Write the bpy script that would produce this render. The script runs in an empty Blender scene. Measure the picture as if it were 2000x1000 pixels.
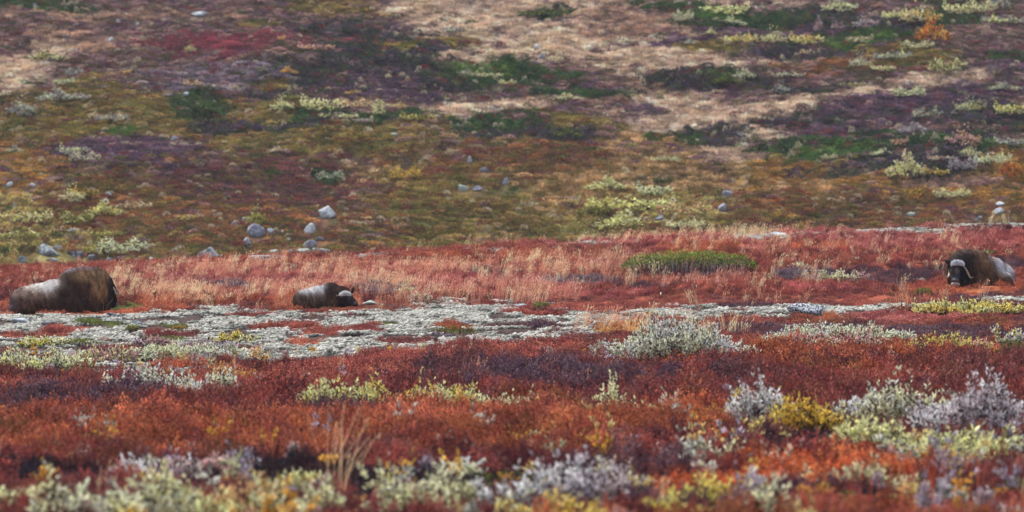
import bpy, math, random
import numpy as np
from mathutils import Vector, Matrix, Euler

# ------------------------------------------------------------------ camera, world, sun, exposure
sc = bpy.context.scene
F = 7270.0                      # focal length in photo pixels (photo is 2000 wide)
PITCH = math.radians(2.0)
cam_data = bpy.data.cameras.new("camera")
cam = bpy.data.objects.new("camera", cam_data)
sc.collection.objects.link(cam)
cam.location = (0, 0, 0)
cam.rotation_euler = (math.radians(90) - PITCH, 0, 0)
cam_data.sensor_width = 36.0
cam_data.lens = F / 2000 * 36
cam_data.clip_start = 0.5
cam_data.clip_end = 3000
cam_data.dof.use_dof = True
cam_data.dof.focus_distance = 63.0
cam_data.dof.aperture_fstop = 2.6
sc.camera = cam

SUN_EL, SUN_AZ = math.radians(52), math.radians(-35)   # azimuth from +Y towards +X
world = bpy.data.worlds.new("World")
sc.world = world
world.use_nodes = True
wn = world.node_tree
wn.nodes.clear()
wo = wn.nodes.new("ShaderNodeOutputWorld")
wb = wn.nodes.new("ShaderNodeBackground")
ws = wn.nodes.new("ShaderNodeTexSky")
ws.sky_type = 'NISHITA'
ws.sun_disc = False
ws.sun_elevation = SUN_EL
ws.sun_rotation = SUN_AZ
ws.dust_density = 3.0
ws.air_density = 1.3
wb.inputs['Strength'].default_value = 0.115
wh = wn.nodes.new('ShaderNodeHueSaturation')          # thin high cloud: a whiter sky
wh.inputs['Saturation'].default_value = 0.62
wn.links.new(ws.outputs[0], wh.inputs['Color'])
wn.links.new(wh.outputs[0], wb.inputs['Color'])
wn.links.new(wb.outputs[0], wo.inputs['Surface'])
sun_data = bpy.data.lights.new("sun", 'SUN')
sun_data.energy = 2.3
sun_data.angle = math.radians(12)
sun_data.color = (1.0, 0.95, 0.9)
sun = bpy.data.objects.new("sun", sun_data)
sun_dir = Vector((math.sin(SUN_AZ) * math.cos(SUN_EL), math.cos(SUN_AZ) * math.cos(SUN_EL), math.sin(SUN_EL)))
sun.rotation_euler = sun_dir.to_track_quat('Z', 'Y').to_euler()
sun.location = (0, 60, 60)
sc.collection.objects.link(sun)
sc.view_settings.view_transform = 'Standard'
sc.view_settings.look = 'None'
sc.view_settings.exposure = 0.84
sc.view_settings.gamma = 1.0
sc.view_settings.use_curve_mapping = False
sc.cycles.max_bounces = 5
sc.cycles.diffuse_bounces = 3
sc.cycles.transmission_bounces = 3
sc.cycles.transparent_max_bounces = 4

RNG = np.random.default_rng(7)
COL = sc.collection

SAT = 0.9
# ------------------------------------------------------------------ noise and colour helpers
def _hash(ix, iy, seed):
    h = (ix.astype(np.int64) * 374761393 + iy.astype(np.int64) * 668265263 + seed * 974634777) & 0x7fffffff
    h = ((h ^ (h >> 13)) * 1274126177) & 0x7fffffff
    h = h ^ (h >> 16)
    return (h & 0xffff) / 65535.0

def vnoise(x, y, seed=0):
    x = np.asarray(x, float); y = np.asarray(y, float)
    ix = np.floor(x); iy = np.floor(y)
    fx = x - ix; fy = y - iy
    fx = fx * fx * (3 - 2 * fx); fy = fy * fy * (3 - 2 * fy)
    a = _hash(ix, iy, seed); b = _hash(ix + 1, iy, seed)
    c = _hash(ix, iy + 1, seed); d = _hash(ix + 1, iy + 1, seed)
    return (a * (1 - fx) + b * fx) * (1 - fy) + (c * (1 - fx) + d * fx) * fy

def fbm(x, y, seed=0, octaves=3):
    s = 0; a = 0.5; t = 0
    for k in range(octaves):
        s = s + a * vnoise(x * 2 ** k, y * 2 ** k, seed + 17 * k); t += a; a *= 0.55
    return s / t

def lin(rgb):
    c = np.asarray(rgb, float) / 255.0
    return np.where(c <= 0.04045, c / 12.92, ((c + 0.055) / 1.055) ** 2.4)

def sl(rgb, g=1.0):
    v = lin(rgb) * g
    return (float(v[0]), float(v[1]), float(v[2]), 1.0)

# ------------------------------------------------------------------ the lie of the land
PX = np.array([-400., 0, 400, 800, 1200, 1600, 2000, 2400])
ROWS = {
    25: [1010] * 8,
    32: [905, 905, 905, 900, 900, 905, 902, 902],
    40: [838, 835, 832, 828, 822, 820, 816, 814],
    50: [784, 780, 772, 762, 747, 742, 737, 736],
    58: [748, 742, 728, 708, 690, 682, 672, 670],
    66: [700, 690, 675, 655, 640, 632, 627, 625],
    74: [640, 635, 627, 615, 606, 600, 595, 594],
    78: [617, 612, 607, 600, 595, 586, 579, 578],
    84: [596, 590, 582, 570, 562, 556, 550, 549],
    92: [568, 560, 548, 535, 520, 507, 495, 492],
    100: [540, 530, 512, 493, 473, 455, 438, 434],
}
def row_to_z(row, Y):
    return -Y * math.tan(PITCH + math.atan((row - 500) / F))

YK = [-30, 0, 12]; ZK = [[-1.62] * 8, [-1.75] * 8, [-2.12] * 8]
for Yk, rr in ROWS.items():
    YK.append(Yk); ZK.append([row_to_z(r, Yk) for r in rr])
zr = ZK[-1]
YK.append(106); ZK.append([z - 0.25 for z in zr])
YK.append(114); ZK.append([z - 1.0 for z in zr])
YK.append(128); ZK.append([z - 2.6 for z in zr])
YK.append(150); ZK.append([row_to_z(562, 150)] * 8)
for Yk, r in ((170, 375), (190, 190), (205, 70), (215, -5), (235, -150), (262, -320), (300, -430), (400, -560)):
    YK.append(Yk); ZK.append([row_to_z(r, Yk)] * 8)
YF = np.arange(-30, 400.01, 0.5)
PF = np.arange(-400, 2401, 50.)
ZT = np.zeros((len(YF), len(PF)))
_tmp = np.array([np.interp(PF, PX, row) for row in ZK])
for j in range(len(PF)):
    ZT[:, j] = np.interp(YF, YK, _tmp[:, j])
def _smooth(a, n, axis):
    k = np.ones(n) / n
    pad = [(0, 0), (0, 0)]; pad[axis] = (n // 2, n // 2)
    b = np.pad(a, pad, mode='edge')
    return np.apply_along_axis(lambda v: np.convolve(v, k, 'valid'), axis, b)
for _ in range(2):
    ZT = _smooth(ZT, 7, 0); ZT = _smooth(ZT, 5, 1)

# hummocks of the hillside: (px, row, radius x m, radius y m, height m)
HUMPS = [(1960, 165, 3.4, 2.6, .95), (1820, 330, 8, 6, .7), (1640, 150, 7, 4, .4), (1010, 300, 6, 4, .5), (520, 120, 7, 5, .5),
         (700, 270, 6, 4, .4), (300, 330, 6, 5, .4), (1380, 300, 4, 3, .3), (1800, 80, 6, 4, .5), (750, 130, 7, 5, .4), (1400, 130, 5, 4, .3)]

def base_height(X, Y):
    X = np.asarray(X, float); Y = np.asarray(Y, float)
    Ys = np.maximum(Y, 20.0)
    px = np.clip(1000 + F * X / Ys, -399, 2399)
    fy = np.clip((Y + 30) / 0.5, 0, len(YF) - 1.001); fx = (px + 400) / 50.
    iy = fy.astype(int); ix = fx.astype(int); ty = fy - iy; tx = fx - ix
    return (ZT[iy, ix] * (1 - tx) + ZT[iy, ix + 1] * tx) * (1 - ty) + (ZT[iy + 1, ix] * (1 - tx) + ZT[iy + 1, ix + 1] * tx) * ty

def project(X, Y, Z):
    a = np.arctan2(-Z, Y)
    d = np.hypot(Y, Z)
    depth = d * np.cos(a - PITCH)
    return 1000 + F * X / depth, 500 + F * np.tan(a - PITCH)

def _locate_base(px, row, lo, hi):
    Ys = np.linspace(lo, hi, 900)
    Xs = (px - 1000) / F * Ys
    z = base_height(Xs, Ys)
    r = 500 + F * np.tan(np.arctan2(-z, Ys) - PITCH)
    k = int(np.argmin(np.abs(r - row)))
    return Xs[k], Ys[k]
HW = []
for (hx, hr, rx, ry, hh) in HUMPS:
    x, y = _locate_base(hx, hr, 150, 300)
    HW.append((x, y, rx, ry, hh))

def height(X, Y):
    X = np.asarray(X, float); Y = np.asarray(Y, float)
    z = base_height(X, Y)
    near = np.clip((112 - Y) / 8, 0, 1) * np.clip((Y - 5) / 10, 0, 1)
    far = np.clip((Y - 140) / 15, 0, 1)
    z = z + near * (0.16 * (fbm(X / 2.6, Y / 3.4, 3) - 0.5) + 0.09 * (vnoise(X / 0.7, Y / 0.9, 5) - 0.5))
    z = z + far * (1.1 * (fbm(X / 9, Y / 9, 11) - 0.5) + 0.45 * (vnoise(X / 2.2, Y / 2.2, 12) - 0.5))
    for (x, y, rx, ry, hh) in HW:
        d = ((X - x) / rx) ** 2 + ((Y - y) / ry) ** 2
        z = z + hh * np.exp(-d * 1.4)
    return z

def locate(px, row, hill=False):
    """point on the ground seen at a pixel of the photo (first crossing)"""
    lo, hi = (146, 300) if hill else (20, 103)
    Ys = np.linspace(lo, hi, 2500)
    Xs = (px - 1000) / F * Ys
    z = height(Xs, Ys)
    _, r = project(Xs, Ys, z)
    k = np.where(r <= row)[0]
    k = int(k[0]) if len(k) else int(np.argmin(np.abs(r - row)))
    Yv = Ys[k]; dep = math.hypot(Yv, z[k]) * math.cos(math.atan2(-z[k], Yv) - PITCH)
    Xv = (px - 1000) / F * dep
    return float(Xv), float(Yv), float(height(Xv, Yv))

# ------------------------------------------------------------------ what grows where
# palettes: colours as the plants look in daylight, with shade painted in for 'dark'
PAL = {
 'red':     [(156, 70, 54), (142, 58, 48), (172, 88, 64), (120, 48, 44), (152, 80, 52)],
 'redpink': [(168, 84, 76), (150, 66, 62), (184, 104, 92), (136, 58, 62)],
 'maroon':  [(120, 48, 46), (96, 40, 44), (140, 58, 46), (110, 56, 56), (128, 66, 44)],
 'orange':  [(180, 92, 50), (164, 78, 46), (190, 106, 60), (154, 76, 52)],
 'rust':    [(156, 82, 42), (138, 66, 38), (170, 96, 48), (118, 54, 42), (146, 68, 48), (128, 76, 44)],
 'vivid':   [(184, 90, 34), (168, 76, 34), (194, 108, 46), (136, 58, 36), (110, 50, 40)],
 'purple':  [(96, 56, 62), (80, 52, 64), (112, 60, 60), (74, 50, 70), (104, 76, 84)],
 'greyheath': [(110, 92, 104), (88, 76, 92), (128, 106, 112), (74, 62, 76)],
 'ochre':   [(176, 118, 48), (188, 134, 62), (160, 92, 44), (198, 150, 80)],
 'moss':    [(78, 92, 26), (92, 104, 34), (62, 72, 26), (108, 110, 44)],
 'dark':    [(48, 30, 42), (40, 30, 44), (60, 34, 40), (38, 34, 40)],  # shade under the scrub, put into the leaf colour
 'lichen':  [(122, 72, 70), (96, 60, 66), (92, 84, 58), (140, 92, 84), (110, 86, 92)],
 # hillside
 'hmauve':  [(112, 82, 84), (96, 70, 66), (128, 104, 100), (76, 66, 50), (92, 66, 84), (140, 112, 104), (84, 76, 56)],
 'htan':    [(178, 156, 136), (168, 146, 126), (190, 168, 148), (154, 132, 116), (142, 124, 100)],
 'htanmix': [(168, 136, 116), (118, 96, 84), (136, 108, 90), (98, 80, 80), (150, 122, 100)],
 'hcrimson':[(122, 56, 68), (110, 52, 64), (130, 62, 70), (98, 50, 62), (92, 54, 58)],
 'hpurple': [(76, 56, 74), (74, 56, 74), (96, 68, 84), (68, 58, 66), (104, 78, 88)],
 'hlilac':  [(120, 106, 118), (98, 84, 98), (138, 124, 126), (84, 72, 84), (84, 80, 60)],
 'hgreen':  [(46, 72, 36), (38, 60, 34), (56, 78, 38), (62, 70, 40), (34, 50, 36)],
 'hbright': [(66, 92, 36), (54, 80, 38), (82, 100, 42)],
 'hdark':   [(52, 48, 54), (46, 54, 40), (62, 50, 66), (56, 62, 44), (70, 56, 60)],
 'holive':  [(110, 98, 48), (94, 88, 44), (124, 106, 56), (102, 76, 46), (82, 82, 40), (138, 116, 72)],
 'hrust':   [(112, 70, 46), (98, 82, 44), (124, 80, 50), (88, 78, 40), (100, 64, 60), (134, 94, 54), (84, 72, 44), (108, 92, 50)],
 'hwine':   [(100, 60, 58), (88, 56, 60), (110, 66, 56), (88, 72, 48), (80, 56, 62), (96, 80, 50)],
 'hyellow': [(142, 130, 78), (124, 114, 66), (158, 144, 92), (106, 94, 54), (132, 106, 62)],
 'hochre':  [(136, 104, 52), (116, 88, 46), (152, 116, 60), (94, 80, 44), (128, 84, 50)],
 'htano':   [(150, 120, 84), (128, 102, 64), (108, 86, 50), (168, 138, 104), (98, 84, 50)],
}
KEYS = list(PAL)
KI = {k: i for i, k in enumerate(KEYS)}
# painter's list of patches in the near meadow, laid out on the photo and sown on the ground there: px, row of base, rx, ry, key
NEAR = [
 (1000, 530, 1300, 60, 'red'), (1500, 470, 700, 22, 'redpink'), (640, 545, 480, 26, 'redpink'), (1700, 545, 500, 30, 'red'), (500, 515, 260, 10, 'red'),
 (1370, 485, 75, 13, 'orange'), (1020, 500, 60, 10, 'orange'), (860, 505, 50, 8, 'orange'), (1600, 485, 60, 8, 'orange'), (1560, 470, 60, 8, 'redpink'),
 (1900, 520, 140, 20, 'red'), (1960, 525, 60, 16, 'purple'), (100, 548, 150, 12, 'red'), (1700, 470, 240, 8, 'redpink'),
 (1130, 553, 80, 9, 'greyheath'), (1260, 562, 70, 7, 'purple'), (750, 572, 55, 8, 'greyheath'), (1590, 540, 90, 9, 'greyheath'),
 (1740, 541, 110, 14, 'purple'), (1780, 532, 70, 8, 'purple'), (980, 540, 60, 6, 'purple'), (1340, 530, 130, 12, 'greyheath'),
 (455, 560, 60, 8, 'greyheath'), (1890, 496, 50, 5, 'moss'), (1100, 580, 200, 8, 'redpink'), (1450, 575, 180, 9, 'red'), (1650, 566, 120, 6, 'redpink'),
 (120, 606, 150, 7, 'orange'), (310, 596, 60, 11, 'orange'), (250, 600, 40, 6, 'moss'), (600, 592, 120, 8, 'orange'), (420, 592, 80, 7, 'rust'), (1700, 590, 110, 12, 'red'),
 (800, 595, 90, 6, 'red'), (1900, 566, 110, 12, 'orange'), (1320, 590, 120, 8, 'red'), (1230, 598, 70, 5, 'rust'), (1940, 580, 90, 6, 'purple'),
 # lichen flats
 (100, 655, 420, 44, 'lichen'), (500, 650, 560, 44, 'lichen'), (900, 630, 330, 36, 'lichen'), (1230, 625, 330, 22, 'lichen'), (1480, 612, 260, 16, 'lichen'),
 (1760, 600, 230, 9, 'lichen'), (1980, 588, 80, 6, 'lichen'), (650, 680, 200, 24, 'lichen'), (200, 700, 260, 34, 'lichen'),
 (120, 612, 160, 6, 'orange'), (640, 602, 130, 6, 'rust'), (260, 604, 80, 5, 'moss'), (320, 603, 60, 6, 'orange'),
 (150, 715, 330, 24, 'lichen'), (1180, 640, 260, 18, 'lichen'), (600, 694, 280, 20, 'lichen'), (950, 668, 220, 14, 'lichen'), (1400, 628, 260, 12, 'lichen'), (1620, 615, 160, 8, 'lichen'),
 # islands in it
 (120, 652, 36, 7, 'red'), (135, 645, 50, 5, 'red'), (640, 652, 60, 6, 'red'), (720, 648, 40, 5, 'red'), (880, 640, 40, 8, 'rust'), (1060, 602, 70, 4, 'red'),
 (600, 672, 40, 6, 'orange'), (1040, 615, 60, 5, 'red'), (1150, 604, 160, 7, 'red'), (1300, 590, 90, 5, 'red'), (1290, 630, 50, 7, 'red'), (500, 618, 50, 4, 'red'),
 (30, 660, 60, 6, 'red'), (340, 662, 60, 6, 'moss'), (160, 672, 40, 6, 'moss'), (175, 633, 30, 5, 'moss'), (350, 640, 24, 4, 'moss'), (225, 640, 20, 4, 'moss'), (740, 636, 40, 4, 'moss'),
 (1060, 606, 20, 4, 'moss'), (895, 650, 40, 5, 'moss'), (60, 618, 20, 3, 'moss'), (410, 678, 50, 9, 'greyheath'), (230, 690, 60, 8, 'maroon'), (60, 700, 50, 8, 'maroon'),
 (330, 655, 60, 5, 'maroon'), (1010, 640, 70, 5, 'purple'), (880, 662, 60, 4, 'greyheath'), (560, 640, 80, 5, 'red'), (800, 668, 60, 5, 'maroon'),
 (1220, 650, 60, 9, 'ochre'), (1290, 646, 90, 11, 'ochre'), (1380, 648, 50, 7, 'ochre'), (1470, 630, 90, 6, 'red'), (1600, 625, 60, 5, 'rust'), (1690, 592, 70, 7, 'red'),
 (1500, 645, 160, 9, 'purple'), (1780, 622, 120, 9, 'redpink'), (1450, 600, 50, 4, 'purple'), (350, 712, 60, 7, 'orange'), (270, 728, 60, 5, 'moss'),
 # heath that closes the flats towards the viewer
 (200, 775, 420, 34, 'red'), (560, 750, 330, 26, 'red'), (700, 728, 260, 24, 'red'), (950, 705, 240, 22, 'red'), (1250, 690, 340, 20, 'maroon'),
 (1600, 680, 420, 24, 'red'), (1750, 655, 330, 17, 'purple'), (1900, 640, 160, 12, 'rust'), (450, 735, 60, 8, 'ochre'), (130, 790, 200, 20, 'purple'),
 (1150, 740, 330, 32, 'purple'), (1050, 716, 200, 16, 'purple'), (1000, 690, 160, 10, 'red'), (1380, 720, 240, 22, 'maroon'), (1650, 715, 300, 24, 'rust'), (1850, 720, 220, 20, 'maroon'),
 (1700, 745, 160, 12, 'red'), (1500, 692, 60, 8, 'moss'), (1560, 696, 30, 6, 'moss'), (1780, 695, 60, 8, 'purple'), (1970, 700, 40, 12, 'moss'), (1810, 645, 120, 10, 'purple'),
 (1720, 660, 60, 6, 'dark'),
 # tall rust coloured birch scrub
 (250, 835, 620, 46, 'rust'), (900, 825, 560, 42, 'rust'), (1200, 838, 330, 36, 'rust'), (1400, 850, 180, 30, 'maroon'), (1500, 850, 220, 30, 'maroon'),
 (300, 812, 140, 12, 'orange'), (900, 815, 260, 14, 'orange'), (640, 800, 140, 10, 'purple'), (450, 790, 160, 10, 'maroon'),
 (300, 800, 160, 12, 'maroon'), (1300, 870, 160, 16, 'purple'), (1650, 842, 200, 16, 'dark'), (1850, 860, 200, 28, 'dark'),
 # foreground
 (500, 960, 1200, 70, 'maroon'), (1100, 930, 500, 40, 'purple'), (110, 900, 150, 20, 'dark'), (330, 905, 140, 22, 'purple'), (560, 900, 160, 26, 'dark'),  # the dark patches lay painted shade below the scrub
 (800, 905, 200, 20, 'dark'), (750, 985, 300, 26, 'maroon'), (1000, 888, 60, 10, 'moss'), (1560, 900, 160, 20, 'vivid'), (1600, 880, 120, 14, 'vivid'), (1750, 890, 60, 10, 'vivid'),
 (1380, 915, 140, 16, 'vivid'), (1650, 945, 120, 12, 'moss'), (1800, 925, 120, 14, 'dark'), (1750, 975, 420, 34, 'red'), (1900, 940, 160, 22, 'red'),
 (1500, 985, 180, 22, 'orange'), (1350, 985, 120, 18, 'rust'), (1700, 1000, 420, 26, 'rust'), (1260, 985, 60, 14, 'moss'), (1980, 975, 50, 12, 'moss'), (1150, 990, 90, 14, 'orange'),
 (1900, 990, 150, 20, 'red'), (1850, 955, 90, 10, 'moss'),
]
# the growth stands above the ground it roots in, so patches close to the viewer are sown a little lower than they appear
NEAR = [(cx, cy + (min(50, 6 + (cy - 690) * .22) if cy > 690 else 0), rx, ry, k) for (cx, cy, rx, ry, k) in NEAR]
NEAR += [(1485, 466, 70, 4, 'lichen'), (1600, 461, 50, 3, 'lichen'), (1740, 453, 130, 4, 'lichen'), (1930, 444, 110, 4, 'lichen'), (1130, 481, 60, 3, 'lichen'), (960, 492, 50, 3, 'lichen'), (720, 503, 40, 3, 'lichen')]
HILL = [
 (1000, 420, 1500, 200, 'holive'),
 (400, 60, 700, 190, 'hmauve'), (150, 250, 400, 90, 'holive'), (130, 430, 260, 90, 'hyellow'), (60, 350, 100, 50, 'hochre'),
 (550, 400, 420, 110, 'hrust'), (560, 360, 260, 50, 'hwine'), (700, 300, 260, 50, 'holive'), (250, 310, 140, 36, 'hpurple'), (620, 330, 160, 20, 'hwine'), (500, 230, 240, 40, 'holive'),
 (1050, 380, 320, 110, 'htano'), (900, 400, 160, 60, 'holive'), (1350, 380, 200, 70, 'htano'), (1150, 440, 200, 40, 'holive'), (1300, 420, 160, 40, 'hyellow'), (1500, 430, 80, 26, 'hwine'),
 (1750, 390, 320, 60, 'hochre'), (1650, 420, 240, 40, 'hrust'), (1850, 440, 200, 30, 'hrust'), (1560, 360, 90, 26, 'htano'), (1550, 340, 90, 26, 'hochre'), (1000, 320, 200, 26, 'hrust'), (180, 400, 120, 30, 'hrust'),
 (800, 120, 250, 90, 'hdark'), (900, 40, 150, 30, 'hmauve'), (700, 190, 130, 40, 'hpurple'), (560, 175, 160, 30, 'hdark'), (400, 170, 130, 26, 'hlilac'), (300, 100, 160, 20, 'hmauve'), (200, 60, 240, 24, 'hmauve'),
 (80, 20, 110, 16, 'hgreen'), (650, 10, 130, 14, 'holive'), (230, 35, 260, 9, 'htanmix'), (180, 95, 130, 14, 'htanmix'), (40, 150, 70, 40, 'htan'), (110, 70, 60, 20, 'htanmix'), (100, 110, 50, 20, 'htan'),
 (490, 94, 190, 22, 'hcrimson'), (470, 118, 130, 18, 'hcrimson'), (560, 88, 90, 12, 'hcrimson'), (330, 95, 60, 8, 'hcrimson'),
 # dry grass slopes
 (1080, 50, 220, 70, 'htan'), (1000, 110, 130, 40, 'htan'), (1180, 100, 210, 44, 'htan'), (1250, 40, 120, 40, 'htanmix'), (1420, 12, 200, 14, 'htan'), (860, 10, 130, 14, 'htan'), (1230, 200, 110, 40, 'htanmix'),
 (1380, 225, 180, 40, 'htan'), (1430, 262, 130, 34, 'htan'), (1330, 190, 120, 16, 'htan'), (1480, 215, 120, 20, 'htan'), (1570, 205, 90, 18, 'htan'), (1700, 188, 150, 11, 'htan'), (1830, 172, 120, 9, 'htan'), (1940, 150, 80, 12, 'htan'), (1850, 140, 120, 9, 'htanmix'),
 (900, 232, 90, 17, 'htan'), (1010, 222, 60, 12, 'htan'), (1250, 280, 120, 20, 'htano'), (1420, 305, 70, 24, 'htan'), (1300, 310, 90, 22, 'htano'), (1340, 140, 160, 14, 'htan'), (1560, 130, 120, 10, 'htanmix'), (960, 20, 100, 8, 'htan'), (1880, 375, 140, 8, 'htanmix'),
 # dark heath and juniper
 (1000, 160, 140, 24, 'hgreen'), (930, 150, 70, 12, 'hbright'), (1120, 190, 110, 14, 'hgreen'), (1000, 260, 120, 20, 'hgreen'), (1090, 278, 90, 16, 'hdark'), (960, 284, 80, 8, 'hdark'), (1130, 252, 70, 14, 'holive'),
 (390, 220, 56, 20, 'hgreen'), (680, 245, 130, 26, 'hgreen'), (600, 262, 100, 12, 'hdark'), (240, 265, 30, 10, 'hbright'), (530, 180, 40, 9, 'holive'), (80, 164, 30, 6, 'hgreen'), (780, 105, 40, 14, 'holive'), (510, 50, 40, 8, 'holive'), (430, 260, 60, 14, 'hdark'),
 (1320, 95, 110, 14, 'hpurple'), (1390, 105, 60, 14, 'holive'), (1390, 160, 110, 14, 'hdark'), (1420, 155, 50, 9, 'hgreen'), (1390, 262, 70, 22, 'hdark'), (1350, 270, 30, 12, 'hgreen'), (1275, 273, 16, 6, 'hbright'), (1075, 26, 50, 11, 'hgreen'), (1060, 45, 60, 9, 'hpurple'), (1330, 20, 90, 16, 'hgreen'),
 (1500, 45, 160, 28, 'hgreen'), (1560, 25, 110, 12, 'hdark'), (1660, 85, 130, 26, 'hgreen'), (1660, 95, 70, 18, 'hbright'), (1850, 50, 90, 30, 'hgreen'), (1700, 60, 130, 16, 'hdark'), (1590, 115, 130, 16, 'hdark'), (1780, 120, 120, 18, 'holive'), (1900, 90, 80, 18, 'hmauve'), (1700, 145, 160, 12, 'hrust'),
 (1500, 75, 110, 12, 'hpurple'), (1880, 8, 80, 12, 'hgreen'), (1400, 40, 60, 12, 'hbright'), (1560, 180, 100, 8, 'hdark'), (1640, 235, 150, 16, 'hdark'), (1760, 215, 160, 26, 'hpurple'), (1880, 200, 120, 22, 'hpurple'), (1900, 240, 130, 30, 'hdark'), (1720, 255, 160, 20, 'hpurple'),
 (1600, 290, 120, 22, 'hgreen'), (1700, 310, 160, 32, 'hgreen'), (1620, 322, 90, 14, 'hbright'), (1830, 290, 160, 26, 'hdark'), (1900, 330, 120, 26, 'hgreen'), (1780, 350, 170, 18, 'hdark'), (1690, 345, 80, 14, 'hdark'), (1850, 260, 120, 12, 'hmauve'), (1970, 350, 50, 26, 'hochre'), (1700, 270, 50, 8, 'hgreen'),
 (1960, 142, 66, 30, 'hdark'), (1960, 150, 60, 22, 'hpurple'), (1960, 122, 50, 8, 'hgreen'), (645, 347, 34, 10, 'hgreen'), (720, 220, 100, 14, 'hmauve'), (880, 90, 60, 12, 'holive'), (1160, 180, 50, 8, 'hpurple'), (1250, 210, 60, 9, 'hpurple'), (1500, 235, 40, 5, 'hdark'),
]
def paint(px, row, patches, default, X, Y, warp=1.0, seed=40, patchnoise=1.0, dither=.12):
    """index of the palette at each point"""
    n1 = fbm(X / (0.9 * warp), Y / (1.3 * warp), seed) - 0.5
    n2 = fbm(X / (0.25 * warp), Y / (0.4 * warp), seed + 5) - 0.5
    idx = np.full(len(px), KI[default])
    dz = np.random.default_rng(seed).standard_normal(len(px))
    e = (n1 * 2.0 + n2 * 2.2) * patchnoise
    for (cx, cy, rx, ry, key) in patches:
        d = ((px - cx) / rx) ** 2 + ((row - cy) / ry) ** 2
        idx = np.where(d + e + dither * dz < 1.0, KI[key], idx)
    return idx
PALM = np.zeros((len(KEYS), 8, 3)); PALN = np.zeros(len(KEYS), int)
for k, v in PAL.items():
    PALN[KI[k]] = len(v)
    for i in range(8):
        PALM[KI[k], i] = lin(v[i % len(v)])

def tints(idx, X, Y, scale, seed, gain, jitter=0.16, rnd=0.35):
    n = fbm(X / scale, Y / scale, seed, 3)
    n = np.clip((n - 0.25) / 0.5, 0, 0.999)
    r = RNG.random(len(idx))
    t = np.where(RNG.random(len(idx)) < rnd, r, n)
    k = (t * PALN[idx]).astype(int)
    c = PALM[idx, k] * gain
    lum = c @ np.array([.3, .55, .15])
    sat = np.where(np.isin(idx, [KI['vivid'], KI['moss'], KI['ochre'], KI['rust']]), .86, np.where(idx > KI['lichen'], 1.0, .80))[:, None]
    c = lum[:, None] * (1 - sat) + c * sat
    # deepen the saturation a little and vary brightness
    j = 1 + jitter * RNG.standard_normal((len(idx), 1))
    big = (.62 + .76 * fbm(X / (scale * .5), Y / (scale * .8), seed + 31, 3))[:, None]     # tint lighter and darker from clump to clump
    return np.clip(c * big * np.clip(j, 0.45, 1.7), 0.004, 0.92)

# ------------------------------------------------------------------ materials
def new_mat(name):
    m = bpy.data.materials.new(name); m.use_nodes = True
    nt = m.node_tree; nt.nodes.clear()
    out = nt.nodes.new('ShaderNodeOutputMaterial')
    return m, nt, out

def leaf_material(name, source, rough=0.62, trans=0.25, two=False, lo=0.55, hi=1.4, stem=(0.05, 0.03, 0.03, 1)):
    m, nt, out = new_mat(name)
    N = nt.nodes.new; L = nt.links.new
    ta = N('ShaderNodeAttribute'); ta.attribute_type = source; ta.attribute_name = 'tint'
    col = ta.outputs['Color']
    if two:
        tb = N('ShaderNodeAttribute'); tb.attribute_type = source; tb.attribute_name = 'tint_two'
        ts = N('ShaderNodeAttribute'); ts.attribute_type = source; ts.attribute_name = 'share_two'
        lm = N('ShaderNodeAttribute'); lm.attribute_name = 'mixv'
        lt = N('ShaderNodeMath'); lt.operation = 'LESS_THAN'
        L(lm.outputs['Fac'], lt.inputs[0]); L(ts.outputs['Fac'], lt.inputs[1])
        mx = N('ShaderNodeMix'); mx.data_type = 'RGBA'
        L(lt.outputs[0], mx.inputs[0]); L(ta.outputs['Color'], mx.inputs[6]); L(tb.outputs['Color'], mx.inputs[7])
        col = mx.outputs[2]
    lv = N('ShaderNodeAttribute'); lv.attribute_name = 'lv'
    if two:                                                          # withered leaves among the fresh ones
        wl = N('ShaderNodeMath'); wl.operation = 'LESS_THAN'; wl.inputs[1].default_value = 0.24; L(lv.outputs['Fac'], wl.inputs[0])
        wx = N('ShaderNodeMix'); wx.data_type = 'RGBA'; wx.inputs[7].default_value = (0.20, 0.10, 0.09, 1)
        L(wl.outputs[0], wx.inputs[0]); L(col, wx.inputs[6]); col = wx.outputs[2]
    mr = N('ShaderNodeMapRange'); L(lv.outputs['Fac'], mr.inputs[0]); mr.inputs[3].default_value = lo; mr.inputs[4].default_value = hi
    mul = N('ShaderNodeVectorMath'); mul.operation = 'SCALE'; L(col, mul.inputs[0]); L(mr.outputs[0], mul.inputs['Scale'])
    st = N('ShaderNodeAttribute'); st.attribute_name = 'st'
    ms = N('ShaderNodeMix'); ms.data_type = 'RGBA'; L(st.outputs['Fac'], ms.inputs[0]); L(mul.outputs[0], ms.inputs[6]); ms.inputs[7].default_value = stem
    p = N('ShaderNodeBsdfPrincipled'); p.inputs['Roughness'].default_value = rough
    p.inputs['Specular IOR Level'].default_value = 0.25
    L(ms.outputs[2], p.inputs['Base Color'])
    if trans > 0:
        tr = N('ShaderNodeBsdfTranslucent'); L(ms.outputs[2], tr.inputs['Color'])
        x = N('ShaderNodeMixShader'); x.inputs[0].default_value = trans
        L(p.outputs[0], x.inputs[1]); L(tr.outputs[0], x.inputs[2]); L(x.outputs[0], out.inputs['Surface'])
    else:
        L(p.outputs[0], out.inputs['Surface'])
    return m
M_inst = leaf_material('ground_cover_leaves', 'INSTANCER', lo=.38, hi=1.55)
M_grass = leaf_material('dry_grass_blades', 'INSTANCER', rough=0.7, trans=0.3, lo=0.65, hi=1.35)
M_lich = leaf_material('reindeer_lichen', 'INSTANCER', rough=0.9, trans=0.0, lo=0.55, hi=1.25)
M_bush = leaf_material('shrub_leaves', 'OBJECT', two=True, lo=0.32, hi=1.45)
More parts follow.
